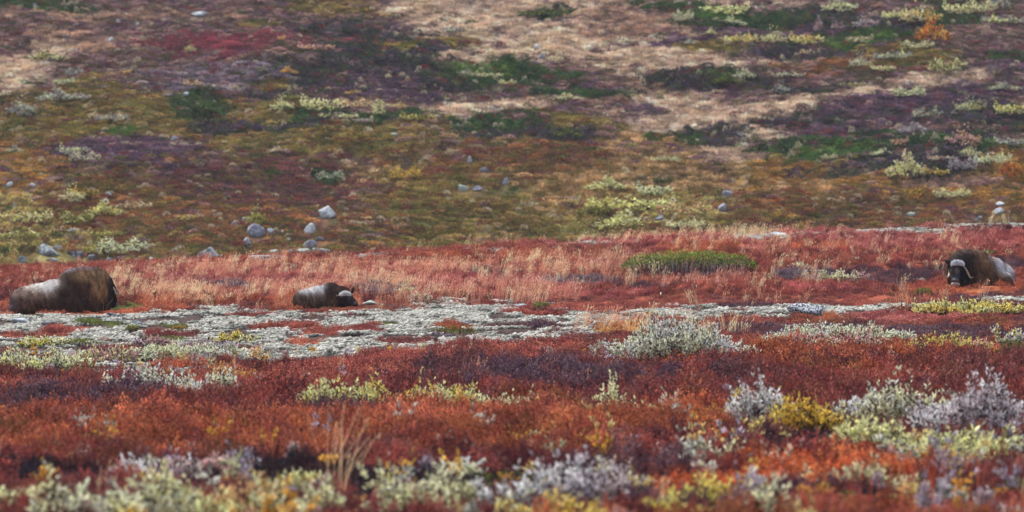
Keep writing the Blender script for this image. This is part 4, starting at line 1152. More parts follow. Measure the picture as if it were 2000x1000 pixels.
# ------------------------------------------------------------------ shrubs of the meadow
def grow(seed, W, D, H, n, nl, ll, lw, tuft=.45, up=.8, shape=2.0, gap=0.0):
    """willow like shoots over an oval footprint; returns foliage and stem geometry"""
    rng = np.random.default_rng(seed)
    r = np.sqrt(rng.random(n)); th = rng.uniform(0, 2 * np.pi, n)
    tx = r * np.cos(th) * W; ty = r * np.sin(th) * D
    lump = .30 + 1.25 * vnoise(tx / (H * .75) + seed, ty / (H * .75), seed)
    hh = H * (1 - .42 * r ** shape) * lump * rng.uniform(.65, 1.12, n) * np.where(rng.random(n) < .07, 1.35, 1)
    if gap > 0:
        keep = fbm(tx / (H * .6) + seed, ty / (H * .6), seed + 3, 2) > gap
        tx, ty, hh, r = tx[keep], ty[keep], hh[keep], r[keep]; n = len(tx)
    root = np.stack([tx * .82, ty * .82, np.full(n, -.05)], 1)
    tip = np.stack([tx + rng.normal(0, .04, n), ty + rng.normal(0, .04, n), hh], 1)
    sv, sf = ribbons(root, tip, np.full(n, .009), rng)
    # side twigs
    k = np.repeat(np.arange(n), 2); t0 = rng.uniform(.35, .75, len(k))[:, None]
    b0 = root[k] * (1 - t0) + tip[k] * t0
    b1 = b0 + norm(np.stack([rng.normal(0, 1, len(k)), rng.normal(0, 1, len(k)), rng.uniform(.8, 1.8, len(k))], 1)) * (.28 * H * rng.uniform(.5, 1.1, len(k)))[:, None]
    s2, f2 = ribbons(b0, b1, np.full(len(k), .006), rng)
    A0 = np.concatenate([root * (tuft) + tip * (1 - tuft), b0 * .5 + b1 * .5]); A1 = np.concatenate([tip, b1])
    m = len(A0); srand = np.concatenate([np.clip(fbm(tx / .35, ty / .35 + hh / .2, seed + 1, 2) * 1.6 - .3, 0, 1)] * 3 if False else [np.clip(fbm(A0[:, 0] / .3, A0[:, 1] / .3 + A0[:, 2] / .25, seed + 1, 2) * 1.7 - .35, 0, 1)])
    q = np.repeat(np.arange(m), nl); t = rng.uniform(.0, 1.0, len(q))[:, None]
    base = A0[q] * (1 - t) + A1[q] * t
    sd = norm(A1 - A0)[q]
    d = norm(sd * (up * (.6 + .6 * t)) + norm(rng.standard_normal((len(q), 3)) * [1, 1, .35]) * .75 + [0, 0, .12])
    lv, lf = leaves(base, d, ll * rng.uniform(.6, 1.2, len(q)), lw * rng.uniform(.7, 1.2, len(q)), rng)
    mixv = np.clip(srand[q] * .7 + rng.random(len(q)) * .3, 0, 1)
    return (lv, lf, {'lv': rng.random(len(lf)), 'st': 0., 'mixv': mixv}), (np.vstack([sv, s2]), np.vstack([sf, f2 + len(sv)]))

def plant(name, label, cat, x, y, z, fol, stm, ta, tb, share, group=None, fname='foliage'):
    root = bpy.data.objects.new(name, None); COL.objects.link(root); root.location = (x, y, z)
    tag(root, label, cat, group)
    V, Fc, A = join([fol])
    me = mesh_np(fname, V, Fc, [M_bush], fattr=A)
    o = child(fname, me, root)
    set_tint(o, ta, tb, share)
    if stm is not None:
        child('stems', mesh_np('stems', stm[0], stm[1], [M_stem]), root)['kind'] = 'stuff'
    return root
def set_tint(o, ta, tb, share, g=1.55):
    o['tint'] = [float(v) for v in np.clip(lin(ta) * g, 0, .88)]; o['tint_two'] = [float(v) for v in np.clip(lin(tb) * g, 0, .88)]; o['share_two'] = float(share)

C = {'paleyellow': (232, 218, 148), 'yellow': (214, 184, 104), 'silver': (208, 204, 198), 'palegreen': (208, 210, 160), 'mint': (196, 202, 176), 'cream': (218, 204, 168),
     'pink': (184, 150, 148), 'lilac': (182, 172, 176), 'white': (214, 212, 220), 'gold': (212, 170, 72), 'olive': (124, 122, 56), 'green': (78, 98, 36), 'orange': (184, 104, 50),
     'peach': (210, 170, 126), 'yellowgreen': (190, 184, 108), 'deepgreen': (58, 80, 40), 'tan': (190, 150, 112), 'grey': (150, 150, 150), 'moss': (110, 118, 48)}
# px centre, row of base, width px, height px, colour, second colour, share of second, gap, label
NB = [
 (640, 790, 120, 60, 'paleyellow', 'yellowgreen', .35, 0, 'rounded pale yellow willow, left end of the yellow row above the rust scrub'),
 (770, 794, 230, 64, 'paleyellow', 'yellow', .45, 0, 'warm yellow willow next to the rounded pale one, middle of the yellow row'),
 (900, 794, 200, 64, 'palegreen', 'yellow', .45, .2, 'yellow and pale green willow at the right end of the yellow row'),
 (1010, 796, 100, 38, 'palegreen', 'pink', .4, .42, 'thin straggling willow shoots right of the yellow row'),
 (1190, 796, 130, 46, 'palegreen', 'yellowgreen', .4, .36, 'pale green willow sprigs in the middle above the rust scrub'),
 (1300, 800, 160, 42, 'pink', 'palegreen', .5, .4, 'loose pinkish willow shoots left of the golden bush'),
 (1500, 822, 160, 84, 'silver', 'yellow', .5, .25, 'white and yellow willow at the left of the golden bush'),
 (1570, 828, 130, 68, 'gold', 'yellow', .5, .1, 'golden yellow willow bush, brightest in the meadow'),
 (1660, 820, 110, 60, 'silver', 'paleyellow', .45, .4, 'thin silvery willow right of the golden bush'),
 (1770, 818, 180, 84, 'silver', 'cream', .45, .15, 'silver grey willow between the golden bush and the big grey thicket'),
 (1930, 846, 210, 118, 'silver', 'lilac', .5, .05, 'tallest grey lilac willow thicket at the right edge'),
 (1720, 872, 150, 72, 'paleyellow', 'peach', .35, .2, 'pale yellow green willow in front of the silver one'),
 (1870, 894, 220, 66, 'paleyellow', 'silver', .4, .3, 'straggly pale yellow willow below the tall grey thicket'),
 (1335, 716, 270, 44, 'mint', 'silver', .4, .06, 'long pale mint willow mat standing alone in maroon heath'),
 (1640, 668, 280, 32, 'mint', 'silver', .35, .25, 'low mint green willow strip below the lichen at right'),
 (1890, 614, 200, 28, 'yellow', 'paleyellow', .5, .2, 'low bright yellow willow strip under the bull'),
 (1640, 705, 190, 26, 'cream', 'pink', .5, .42, 'thin cream willow sprigs with grass stalks right of the moss'),
 (1700, 690, 60, 24, 'cream', 'peach', .4, .3, 'small cream willow tuft right of the thin sprigs'),
 (1850, 688, 180, 30, 'pink', 'yellowgreen', .5, .48, 'scattered pink and cream willow shoots in the heath at right'),
 (1965, 680, 80, 60, 'silver', 'yellowgreen', .5, .3, 'upright grey green willow shoots at the right edge above the thicket'),
 (350, 765, 260, 26, 'silver', 'mint', .5, .42, 'low thin grey willow strip along the left heath crest'),
 (30, 726, 110, 52, 'mint', 'paleyellow', .4, .1, 'pale green willow at the left edge of the lichen flat'),
 (110, 728, 110, 42, 'cream', 'paleyellow', .5, .2, 'cream willow next to the pale green one at the left edge'),
 (205, 712, 110, 34, 'paleyellow', 'pink', .4, .25, 'round straw coloured willow low on the lichen at left'),
 (360, 704, 190, 32, 'cream', 'mint', .5, .3, 'wide pale willow along the lower edge of the lichen flat'),
 (450, 704, 100, 28, 'mint', 'silver', .5, .3, 'grey mint willow at the right end of the wide pale one'),
 (410, 688, 100, 24, 'lilac', 'pink', .5, .3, 'lilac grey twiggy shrub behind the wide pale willow'),
 (300, 676, 70, 18, 'pink', 'lilac', .5, .3, 'small pinkish shrub in the middle of the left lichen'),
 (460, 668, 80, 16, 'cream', 'yellow', .5, .35, 'tiny cream shrub right of the lilac twiggy one'),
 (270, 742, 90, 16, 'silver', 'cream', .5, .35, 'low white willow at the foot of the lichen before the heath'),
 (90, 678, 90, 18, 'yellowgreen', 'cream', .5, .4, 'thin yellow green sprigs above the cream willow at left'),
 # foreground
 (30, 985, 90, 70, 'yellowgreen', 'palegreen', .4, .1, 'yellow green willow in the bottom left corner area'),
 (170, 1012, 200, 92, 'palegreen', 'mint', .5, .08, 'pale green willow at the lower left of the foreground'),
 (330, 1020, 240, 104, 'mint', 'paleyellow', .5, .05, 'mint and yellow willow, fullest in the left foreground'),
 (480, 1010, 180, 86, 'palegreen', 'peach', .4, .1, 'pale willow with peach leaves left of the tall grass'),
 (300, 932, 190, 74, 'pink', 'silver', .5, .25, 'pinkish white willow in front of the rust scrub at left'),
 (430, 925, 150, 66, 'pink', 'cream', .4, .38, 'thin pink willow right of the fuller pinkish white one'),
 (275, 945, 46, 44, 'yellow', 'yellowgreen', .5, .1, 'small bright yellow sprig in the pinkish willow'),
 (440, 850, 60, 44, 'pink', 'cream', .4, .5, 'few pink shoots rising out of the rust scrub at left'),
 (580, 965, 150, 90, 'paleyellow', 'yellow', .4, .25, 'yellow leafed willow behind the tall grass tuft'),
 (650, 1000, 160, 70, 'palegreen', 'silver', .4, .3, 'pale green willow under the tall grass tuft'),
 (800, 970, 170, 104, 'cream', 'yellow', .4, .3, 'open cream and yellow willow left of the moss patch'),
 (900, 925, 100, 84, 'cream', 'silver', .5, .35, 'upright cream willow in front of the moss patch'),
 (780, 1000, 200, 60, 'palegreen', 'cream', .4, .25, 'low green white willow in the middle bottom'),
 (960, 985, 190, 90, 'silver', 'palegreen', .4, .12, 'full silver green willow in the middle foreground'),
 (1120, 985, 210, 104, 'silver', 'lilac', .5, .1, 'lilac silver willow right of the full silver green one'),
 (1230, 960, 130, 80, 'lilac', 'cream', .4, .3, 'lilac willow with cream tips in the right middle foreground'),
 (1075, 868, 90, 40, 'cream', 'yellow', .4, .5, 'cream sprigs rising behind the moss patch'),
 (1270, 880, 50, 50, 'silver', 'pink', .4, .5, 'single silvery shoots in the rust scrub right of the moss'),
 (1400, 905, 100, 62, 'mint', 'palegreen', .5, .15, 'mint coloured willow left of the vivid orange birch'),
 (1320, 870, 80, 40, 'silver', 'cream', .4, .5, 'thin silver shoots left of the mint coloured willow'),
 (1715, 942, 150, 44, 'cream', 'palegreen', .5, .3, 'cream willow between vivid orange and red heath'),
 (1600, 945, 90, 40, 'palegreen', 'cream', .5, .35, 'pale green willow left of the cream one'),
 (1420, 985, 170, 84, 'yellow', 'silver', .4, .42, 'yellow leafed open willow at the lower right of the middle'),
 (1330, 1010, 120, 60, 'yellowgreen', 'yellow', .5, .25, 'yellow green willow at the bottom edge right of the middle'),
 (1120, 1020, 150, 50, 'gold', 'yellow', .5, .2, 'golden leaves at the bottom edge in the middle'),
 (1010, 1015, 90, 40, 'cream', 'yellow', .4, .4, 'small cream sprigs at the bottom edge'),
 (1500, 1015, 120, 70, 'cream', 'yellow', .5, .42, 'cream and yellow shoots rising from orange heath at the bottom'),
 (1860, 970, 170, 40, 'silver', 'cream', .4, .4, 'grey sprigs in the red heath at the lower right'),
 (540, 1020, 140, 46, 'pink', 'peach', .5, .35, 'peach and pink sprigs at the bottom edge left of the middle'),
 (1985, 1010, 60, 50, 'silver', 'palegreen', .4, .3, 'grey willow in the bottom right corner'),
 # bits in the grass behind the animals
 (700, 572, 40, 12, 'yellowgreen', 'olive', .5, .2, 'small olive plant above the head of the calf'),
 (790, 578, 30, 18, 'cream', 'paleyellow', .5, .2, 'little cream shrub right of the calf by a grey twiggy clump'),
 (820, 592, 44, 18, 'cream', 'pink', .4, .3, 'cream shrub in red heath between calf and tall grass'),
 (1640, 552, 110, 26, 'pink', 'cream', .5, .45, 'pale twiggy shrub left of the bull'),
 (1560, 524, 40, 10, 'cream', 'pink', .5, .4, 'tiny cream shrub right of the juniper'),
]
for i, (px, row, w, h, a, b, sh, gap, label) in enumerate(NB):
    if row > 730: row += 24 if row < 840 else 16                  # rooted lower than the scrub in front lets one see
    x, y, z = locate(px, row)
    s = y / F
    wide = 1.45 if (px > 1620 and 780 < row < 930) else 1.3 if (px < 520 and 640 < row < 760) else 1.25 if (px > 1400 and 780 < row < 930) else 1.12
    if wide > 1.2: gap *= .4
    W = w * s / 2 * wide; H = h * s * (.85 if y > 55 else 1.15 if y > 43 else .84) + (.20 if 43 < y < 56 else .08 if 34 < y < 58 else .05 if y <= 34 else .03); D = min(max(W * .55, .12), .9)
    CLEAR.append((x, y - .4, W * 1.02, D + .6, 1 - gap * .8))
    ll = min(.056, max(.044, H * .22))
    if y > 66: ll = max(.045, min(.06, H * .4))
    n = int(np.clip(W * D * 3.14 * (420 if 43 < y < 56 else 260), 50, 620)); gap = gap + (.12 if y < 36 else .0)
    fol, stm = grow(500 + i, W, D, H, n, 9, ll, ll * .38, gap=gap)
    plant('willow_bush', label, 'willow bush', x, y, z - .02, fol, stm, C[a], C[b], sh, 'willow bushes in the meadow')

def mat_plant(px, row, w, h, a, b, label, name='juniper_bush', cat='juniper', seed=0, leaf=.05, dens=1500, hill=False, group=None):
    """dense evergreen mat: short leafy sprays packed over a low dome"""
    x, y, z = locate(px, row, hill); s = y / F
    W = w * s / 2; H = h * s * 1.15 + .04; D = max(W * .35, .15)
    if not hill: CLEAR.append((x, y - .3, W * 1.02, D + .5, .85))
    rng = np.random.default_rng(900 + seed)
    n = int(np.clip(W * D * dens, 500, 9000))
    uu = rng.uniform(-1, 1, (n, 2)); r = (uu[:, 0] ** 4 + uu[:, 1] ** 4) ** .25
    uu = uu[r < 1]; r = r[r < 1]; n = len(r); tx = uu[:, 0] * W; ty = uu[:, 1] * D
    top = H * (1 - .6 * r ** 5) * (.72 + .45 * fbm(tx / .25, ty / .25, seed, 2))
    zz = top * rng.uniform(.35, 1.0, n) ** .6
    base = np.stack([tx, ty, zz], 1)
    d = norm(norm(rng.standard_normal((n, 3))) * .8 + [0, -.1, .7])
    lv, lf = leaves(base, d, leaf * rng.uniform(.6, 1.2, n), leaf * .45 * rng.uniform(.7, 1.2, n), rng)
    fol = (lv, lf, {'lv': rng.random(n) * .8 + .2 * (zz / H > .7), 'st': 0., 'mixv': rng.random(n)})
    p0 = base[::9] * [.9, .9, 0] - [0, 0, .03]; sv, sf = ribbons(p0, base[::9], np.full(len(p0), .012), rng)
    return plant(name, label, cat, x, y, z - .01, fol, (sv, sf), C[a] if isinstance(a, str) else a, C[b] if isinstance(b, str) else b, .35, group)
mat_plant(1347, 535, 268, 37, (112, 138, 50), (84, 108, 40), 'long flat topped bright green juniper in the red meadow', seed=1, dens=4200, leaf=.055)
MOSS = [
 (170, 637, 62, 10, 'moss', 'green', 'bright green moss cushion on the lichen below the large ox'),
 (160, 678, 80, 12, 'moss', 'olive', 'olive moss cushion in the lower left lichen'),
 (258, 648, 26, 8, 'moss', 'olive', 'little moss cushion right of the bright green one'),
 (350, 648, 34, 8, 'moss', 'orange', 'mossy cushion with orange tint in the middle of the left lichen'),
 (1058, 605, 34, 10, 'moss', 'green', 'small bright green moss cushion at the upper edge of the lichen'),
 (897, 652, 60, 12, 'green', 'orange', 'dark green cushion with rust top among the lichen in the middle'),
 (1804, 580, 40, 12, 'moss', 'green', 'small moss cushion below the bull on the left'),
 (1512, 702, 70, 20, 'moss', 'green', 'bright moss green patch right of the mint willow mat'),
 (1016, 888, 86, 22, 'green', 'moss', 'dark green moss patch in the middle foreground'),
 (1650, 940, 60, 18, 'moss', 'green', 'green patch in front of the vivid orange birch'),
 (1976, 975, 50, 24, 'green', 'moss', 'green patch in the lower right corner'),
 (1975, 700, 50, 34, 'moss', 'green', 'green leafy patch at the right edge above the grey thicket'),
]
for i, (px, row, w, h, a, b, label) in enumerate(MOSS):
    mat_plant(px, row, w, h, a, b, label, name='moss_cushion', cat='moss cushion', seed=20 + i, leaf=.03, dens=6000)

# vivid orange dwarf birches
BIRCH = [(1500, 925, 120, 54, 'vivid orange dwarf birch in the right foreground, left one'), (1590, 915, 110, 48, 'vivid orange dwarf birch left of the cream willow'),
         (1690, 905, 80, 40, 'small orange dwarf birch under the pale yellow willow'), (1450, 895, 90, 40, 'dark orange dwarf birch behind the mint coloured willow')]
for i, (px, row, w, h, label) in enumerate(BIRCH):
    x, y, z = locate(px, row); s = y / F
    fol, stm = grow(700 + i, w * s / 2, w * s / 3, h * s * 1.2, 70, 16, .032, .026, up=.4)
    plant('dwarf_birch', label, 'dwarf birch', x, y, z, fol, stm, (184, 88, 36), (150, 62, 36), .4, 'orange dwarf birches')

# ------------------------------------------------------------------ shrubs of the hillside
hill_forms = []
for k in range(5):
    f, s_ = grow(800 + k, 1.0, .75, 1.0, 60, 5, .15, .075, tuft=.3, up=.5, gap=.36 if k % 2 else .2)
    V, Fc, A = join([f])
    hill_forms.append((mesh_np('hill_foliage', V, Fc, [M_bush], fattr=A), mesh_np('hill_stems', s_[0], s_[1], [M_stem])))
HB = [
 (1825, 86, 60, 36, 'gold', 'orange', 'bright orange yellow bush high on the right of the hillside'),
 (1755, 42, 50, 24, 'paleyellow', 'palegreen', 'pale yellow willow left above the bright orange bush'),
 (1800, 50, 70, 26, 'cream', 'yellow', 'cream willow directly above the bright orange bush'),
 (1870, 34, 60, 26, 'paleyellow', 'cream', 'pale yellow willow right above the bright orange bush'),
 (1915, 30, 50, 22, 'cream', 'palegreen', 'cream willow near the top right corner'),
 (1950, 22, 40, 26, 'grey', 'cream', 'grey willow in the top right corner'),
 (1960, 50, 70, 20, 'paleyellow', 'grey', 'yellow grey willow at the right edge below the corner one'),
 (1640, 26, 62, 18, 'mint', 'palegreen', 'pale mint willow at the top of the hillside right of centre'),
 (1425, 34, 80, 24, 'paleyellow', 'palegreen', 'pale yellow green willow on dark green juniper, upper right of centre'),
 (1335, 46, 34, 20, 'mint', 'cream', 'mint willow left below the pale yellow green one'),
 (1432, 52, 48, 14, 'mint', 'palegreen', 'small mint willow under the pale yellow green one'),
 (1448, 88, 52, 22, 'yellow', 'paleyellow', 'yellow willow, left one of a row in the upper right'),
 (1512, 88, 44, 18, 'paleyellow', 'cream', 'pale willow, middle one of a row in the upper right'),
 (1568, 92, 56, 24, 'yellow', 'paleyellow', 'yellow willow, right one of a row in the upper right'),
 (1576, 112, 24, 12, 'peach', 'cream', 'small peach willow just below the right one of the row'),
 (1598, 64, 26, 22, 'pink', 'lilac', 'pinkish round willow above the dark green juniper'),
 (1640, 60, 26, 14, 'pink', 'lilac', 'small pinkish willow right of the round pinkish one'),
 (1690, 58, 44, 18, 'pink', 'lilac', 'pink lilac willow in the row above the juniper'),
 (1685, 86, 44, 16, 'palegreen', 'pink', 'pale willow in the middle of the dark green juniper'),
 (1790, 98, 60, 14, 'palegreen', 'cream', 'pale green willow below the bright orange bush, left side'),
 (1390, 70, 20, 12, 'paleyellow', 'cream', 'tiny pale willow above the purple heath'),
 (1745, 120, 60, 20, 'palegreen', 'grey', 'grey green willow mat under the dark juniper'),
 (1680, 134, 36, 16, 'mint', 'cream', 'mint willow below the dark juniper in the rust heath'),
 (1720, 142, 40, 14, 'paleyellow', 'cream', 'pale sprigs right of the mint willow in rust heath'),
 (1850, 144, 60, 22, 'olive', 'palegreen', 'olive green willow left of the dark mound'),
 (1450, 156, 40, 16, 'mint', 'cream', 'mint willow touching the green cushion on the tan grass'),
 (1545, 152, 44, 12, 'mint', 'cream', 'flat mint willow right of the green cushion'),
 (1525, 186, 30, 14, 'mint', 'grey', 'mint grey willow above the grassy path'),
 (1670, 172, 40, 12, 'olive', 'cream', 'olive willow just above the grassy path'),
 (1775, 192, 54, 18, 'mint', 'palegreen', 'bright mint willow on the edge of the purple slope'),
 (1965, 178, 60, 12, 'palegreen', 'grey', 'pale willow at the right edge under the dark mound'),
 (1942, 198, 20, 7, 'cream', 'palegreen', 'tiny cream willow on the purple slope'),
 (1895, 220, 50, 16, 'mint', 'yellowgreen', 'mint willow on the purple slope'),
 (1970, 230, 60, 26, 'yellowgreen', 'paleyellow', 'yellow green willow at the right edge of the purple slope'),
 (1810, 232, 50, 14, 'cream', 'grey', 'thin cream willow in the middle of the purple slope'),
 (1780, 262, 60, 16, 'lilac', 'grey', 'lilac grey willow below the purple slope'),
 (1960, 288, 60, 20, 'mint', 'grey', 'mint grey willow at the right edge halfway down'),
 (1880, 288, 60, 22, 'peach', 'pink', 'peach coloured willow halfway down at right'),
 (1760, 288, 30, 18, 'peach', 'pink', 'small peach willow left of the larger peach one'),
 (1620, 312, 26, 9, 'mint', 'palegreen', 'tiny mint willow on the lower dark juniper'),
 (1730, 304, 50, 10, 'palegreen', 'mint', 'thin pale green willow on the lower dark juniper'),
 (1940, 326, 60, 26, 'palegreen', 'mint', 'pale green willow low at the right'),
 (1893, 310, 40, 16, 'palegreen', 'cream', 'pale willow left above the pale green one low at right'),
 (1830, 318, 40, 14, 'pink', 'cream', 'pinkish willow right of the lower juniper'),
 (1880, 336, 46, 22, 'grey', 'lilac', 'grey lilac willow near the yellow pair'),
 (1765, 352, 64, 38, 'paleyellow', 'cream', 'pale yellow willow, left one of a yellow pair low at right'),
 (1822, 346, 50, 18, 'gold', 'yellowgreen', 'golden willow, right one of a yellow pair low at right'),
 (1975, 348, 40, 26, 'gold', 'orange', 'golden bush at the right edge low down'),
 (1790, 386, 40, 20, 'gold', 'olive', 'golden olive bush below the yellow pair'),
 (1860, 388, 60, 16, 'cream', 'palegreen', 'cream willow right of the golden olive bush'),
 (1530, 428, 60, 14, 'gold', 'olive', 'small golden bush above the crest right of the wine red patch'),
 (1290, 318, 30, 14, 'mint', 'palegreen', 'mint willow under the small green cushion'),
 (1320, 320, 20, 12, 'palegreen', 'mint', 'small pale green willow right of the mint one'),
 (1272, 390, 60, 28, 'mint', 'palegreen', 'grey mint willow at the top of the yellow green patch'),
 (1295, 364, 34, 16, 'deepgreen', 'green', 'dark green bush above the grey mint willow'),
 (1180, 374, 70, 20, 'paleyellow', 'palegreen', 'pale yellow willow up left of the yellow green patch'),
 (1220, 418, 120, 32, 'yellowgreen', 'paleyellow', 'largest yellow green willow of the patch near the crest'),
 (1160, 428, 60, 20, 'yellowgreen', 'olive', 'yellow green willow at the left end of the patch'),
 (1290, 412, 60, 24, 'palegreen', 'paleyellow', 'pale green willow at the right of the patch'),
 (1340, 424, 90, 22, 'paleyellow', 'tan', 'straw coloured willow at the right end of the patch'),
 (1230, 450, 110, 26, 'yellowgreen', 'palegreen', 'lower yellow green willow of the patch just above the crest'),
 (1340, 450, 60, 20, 'palegreen', 'cream', 'pale willow right of the lower yellow green one'),
 (1130, 404, 50, 14, 'yellowgreen', 'tan', 'small yellow green willow left of the patch'),
 (620, 224, 70, 32, 'cream', 'paleyellow', 'cream willow, left and largest of the pale group left of centre'),
 (690, 214, 60, 16, 'cream', 'peach', 'cream willow on the dark juniper, upper middle of the pale group'),
 (735, 212, 50, 12, 'cream', 'paleyellow', 'small cream willow at the right of the pale group'),
 (660, 232, 60, 12, 'paleyellow', 'cream', 'low yellow willow in the middle of the pale group'),
 (550, 220, 40, 18, 'cream', 'palegreen', 'thin cream willow at the left of the pale group'),
 (710, 244, 40, 14, 'cream', 'grey', 'cream sprigs below the pale group'),
 (740, 230, 30, 20, 'paleyellow', 'cream', 'narrow pale willow at the lower right of the pale group'),
 (565, 146, 34, 12, 'peach', 'gold', 'peach yellow bush right below the crimson patch'),
 (550, 80, 18, 12, 'gold', 'peach', 'small golden bush at the top of the crimson patch'),
 (372, 104, 20, 12, 'yellowgreen', 'cream', 'small yellow green bush inside the crimson patch'),
 (610, 102, 60, 16, 'pink', 'peach', 'pinkish sprigs at the right end of the crimson patch'),
 (375, 172, 30, 12, 'cream', 'peach', 'cream bush in the lilac heath'),
 (105, 200, 60, 20, 'mint', 'grey', 'mint willow near the left edge, right one of two'),
 (155, 198, 34, 16, 'mint', 'lilac', 'small mint willow right of the larger mint one at left'),
 (40, 228, 50, 20, 'mint', 'grey', 'grey mint willow at the left edge'),
 (128, 168, 36, 14, 'mint', 'palegreen', 'mint willow above the two near the left edge'),
 (145, 150, 30, 14, 'mint', 'grey', 'grey green willow on the tan grass at left'),
 (95, 120, 60, 16, 'palegreen', 'olive', 'pale olive willow on the upper left slope'),
 (220, 240, 50, 18, 'cream', 'grey', 'cream grey willow above the bright green cushion'),
 (185, 232, 24, 10, 'cream', 'peach', 'small cream willow left of the cream grey one'),
 (140, 310, 50, 24, 'palegreen', 'grey', 'grey green willow on the left slope'),
 (165, 318, 50, 16, 'grey', 'cream', 'grey willow right of the grey green one on the left slope'),
 (25, 300, 30, 12, 'palegreen', 'grey', 'pale willow at the left edge of the slope'),
 (160, 388, 50, 22, 'gold', 'olive', 'golden olive bush on the left slope'),
 (140, 396, 44, 18, 'paleyellow', 'cream', 'pale willow touching the golden olive bush'),
 (60, 440, 90, 26, 'yellowgreen', 'cream', 'wide yellow green willow at the left edge above the ox'),
 (150, 440, 60, 22, 'paleyellow', 'olive', 'pale yellow willow right of the wide one at left'),
 (210, 425, 60, 24, 'yellowgreen', 'paleyellow', 'yellow green willow on the left slope, upper right'),
 (40, 470, 80, 20, 'paleyellow', 'olive', 'straw yellow willow at the left edge lower down'),
 (120, 462, 50, 14, 'cream', 'olive', 'cream olive willow below the pale yellow one at left'),
 (200, 470, 60, 20, 'yellowgreen', 'olive', 'olive yellow willow above the large ox shoulder'),
 (238, 500, 80, 26, 'palegreen', 'mint', 'pale green willow at the hill foot right of the large ox'),
 (190, 498, 50, 22, 'yellowgreen', 'olive', 'yellow willow behind the large ox'),
 (270, 412, 40, 20, 'tan', 'cream', 'tan bush right of the yellow green willow at left'),
 (499, 443, 34, 24, 'moss', 'yellowgreen', 'mossy green bush on top of the jagged lilac boulder'),
 (370, 432, 40, 14, 'yellowgreen', 'peach', 'small yellow green bush left of the boulders'),
 (792, 352, 50, 20, 'yellowgreen', 'gold', 'yellow green bush in the middle of the lower slope'),
 (545, 300, 40, 10, 'pink', 'cream', 'pink grey sprigs in the middle left slope'),
 (690, 186, 24, 10, 'gold', 'yellow', 'small golden bush above the pale group'),
 (910, 152, 30, 12, 'grey', 'cream', 'grey willow on the green heath near the centre'),
 (950, 156, 44, 14, 'palegreen', 'cream', 'pale green willow on the green heath near the centre'),
 (990, 168, 30, 10, 'cream', 'paleyellow', 'small cream willow right of the pale green one near the centre'),
 (1100, 196, 60, 10, 'cream', 'palegreen', 'thin cream willow strip on green heath right of the centre'),
 (885, 66, 36, 14, 'mint', 'grey', 'grey mint willow at the edge of the tan grass, top centre'),
 (920, 52, 24, 12, 'green', 'deepgreen', 'small dark green bush on the tan grass at the top'),
 (1225, 86, 20, 10, 'mint', 'cream', 'small mint willow on the tan grass at the top'),
 (1085, 122, 26, 10, 'palegreen', 'cream', 'pale green willow on the tan grass below the stones'),
 (1350, 90, 24, 12, 'mint', 'grey', 'mint willow beside the purple heath'),
 (1275, 279, 28, 12, 'green', 'deepgreen', 'small round dark green bush alone on the tan slope'),
 (780, 214, 30, 10, 'cream', 'yellow', 'small cream willow at the top right of the pale group'),
 (810, 240, 60, 18, 'olive', 'yellowgreen', 'olive bush left of the small grassy gap'),
 (1000, 262, 40, 14, 'green', 'deepgreen', 'dark green bush under the centre of the hillside'),
 (1100, 270, 60, 14, 'moss', 'green', 'moss green bush right of the dark one under the centre'),
 (575, 195, 40, 10, 'moss', 'yellowgreen', 'moss green cushion above the pale group'),
 (390, 232, 60, 24, 'green', 'deepgreen', 'dark green juniper on the left side of the hillside'),
 (242, 272, 36, 14, 'green', 'moss', 'bright green juniper cushion on the left slope'),
 (645, 353, 44, 14, 'deepgreen', 'mint', 'blue green juniper in the wine red slope'),
 (1425, 166, 60, 16, 'moss', 'green', 'moss green cushion on the tan grass at right of centre'),
 (1075, 34, 90, 14, 'moss', 'green', 'long green cushion on the tan grass at the top'),
]
for i, (px, row, w, h, a, b, label) in enumerate(HB):
    x, y, z = locate(px, row, True); s = y / F
    fm, sm = hill_forms[i % 5]
    jun = 'juniper' in label or 'cushion' in label
    root = bpy.data.objects.new('juniper_bush' if jun else 'willow_bush', None); COL.objects.link(root)
    root.location = (x, y, z - .03); root.rotation_euler = (0, 0, (i * 2.4) % 6.28 if w < h * 1.6 else (0 if i % 2 else math.pi))
    root.scale = (w * s / 2 * 1.3, max(w * s / 2.4, .3), h * s * 1.3)
    tag(root, label, 'juniper' if jun else 'willow bush', 'junipers on the hillside' if jun else 'willow bushes on the hillside')
    o = child('foliage', fm, root); set_tint(o, C[a], C[b], .5, 1.35)
    child('stems', sm, root)

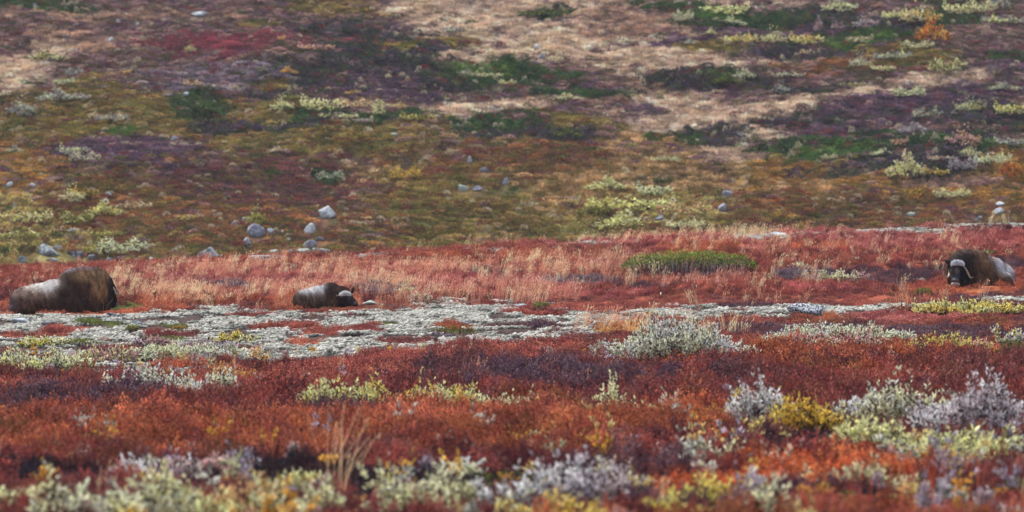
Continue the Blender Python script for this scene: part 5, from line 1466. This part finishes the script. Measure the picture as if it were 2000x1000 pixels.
# the dark heathery mound at the right edge is part of the ground; tall grass tufts of the foreground stand by themselves
def grass_tuft(px, row, h, n, w, spread, lean, ta, label, seed, blade=.010, heads=12):
    x, y, z = locate(px, row); s = y / F
    me = proto_grass('blades', 950 + seed, n, h * s, blade, spread, lean, M_gobj, heads)
    root = bpy.data.objects.new('grass_tuft', None); COL.objects.link(root); root.location = (x, y, z)
    o = child('blades', me, root); o['kind'] = 'stuff'
    if row > 600: CLEAR.append((x, y - .25, spread + .05, .4, .7))
    o['tint'] = [float(v) for v in lin(ta) * 1.2]; o['tint_two'] = [float(v) for v in lin(ta)]; o['share_two'] = 0.0
    tag(root, label, 'grass tuft', 'tufts of tall dry grass')
GT = [
 (658, 985, 185, 26, 0, .11, .16, (246, 208, 164), 'tallest tuft of straw grass leaning right in the middle left foreground', .007),
 (925, 762, 66, 26, 0, .10, .15, (206, 160, 138), 'pale feathery grass tuft above the right end of the yellow willow row', .010),
 (1765, 612, 56, 34, 0, .35, -.1, (214, 160, 110), 'upright straw grass tuft in front of the red heath left of the yellow strip', .008),
 (1690, 690, 80, 18, 0, .25, .3, (196, 120, 84), 'reddish grass stalks in the heath above the thin cream sprigs', .008),
 (180, 610, 46, 36, 0, .45, .25, (196, 160, 120), 'straw stalks standing against the flank of the large ox', .007),
 (100, 612, 50, 8, 0, .10, .2, (206, 176, 150), 'few pale stalks with seed heads before the belly of the large ox', .006),
 (138, 925, 90, 6, 0, .12, .05, (150, 120, 80), 'few greenish stalks in the dark gap of the rust scrub', .010),
 (255, 860, 70, 5, 0, .10, .25, (196, 120, 90), 'couple of reddish stalks rising from the rust scrub at left', .008),
 (1770, 985, 110, 24, 0, .45, .12, (186, 84, 48), 'red brown grass stalks over the red heath at the lower right', .008),
 (1890, 985, 130, 20, 0, .35, .1, (176, 90, 56), 'tall rusty grass stalks near the lower right corner', .008),
 (1700, 960, 80, 14, 0, .25, .2, (170, 150, 110), 'greenish dry stalks right of the cream willow', .008),
 (1050, 745, 55, 10, 0, .25, .25, (176, 128, 116), 'sparse pink stalks in the purple heath in the middle', .008),
 (930, 505, 40, 14, 0, .15, .1, (200, 176, 120), 'yellow grass tuft on the crest in the middle', .008),
 (840, 498, 26, 14, 0, .15, .1, (190, 170, 110), 'yellow grass tuft on the crest left of the middle one', .008),
 (1370, 545, 44, 16, 0, .5, .3, (204, 150, 120), 'pale stalks in front of the juniper', .007),
 (1200, 560, 50, 14, 0, .4, .25, (204, 140, 120), 'pink stalks left in front of the juniper', .007),
 (1035, 596, 46, 40, 0, .35, .3, (220, 166, 130), 'bright straw grass clump at the upper edge of the lichen', .008),
 (600, 600, 50, 20, 0, .4, .15, (206, 150, 110), 'straw stalks before the rump of the calf', .006),
]
for i, g in enumerate(GT):
    px, row, h, n, _, sp, ln, colr, label, bw = g
    grass_tuft(px, row, h, n, .01, sp, ln, colr, label, i, bw, 6)

# ------------------------------------------------------------------ the uncountable ground cover, sown round everything above
build_near_cover()
build_sprigs()
build_lichen()
build_grass()
build_hill_cover()
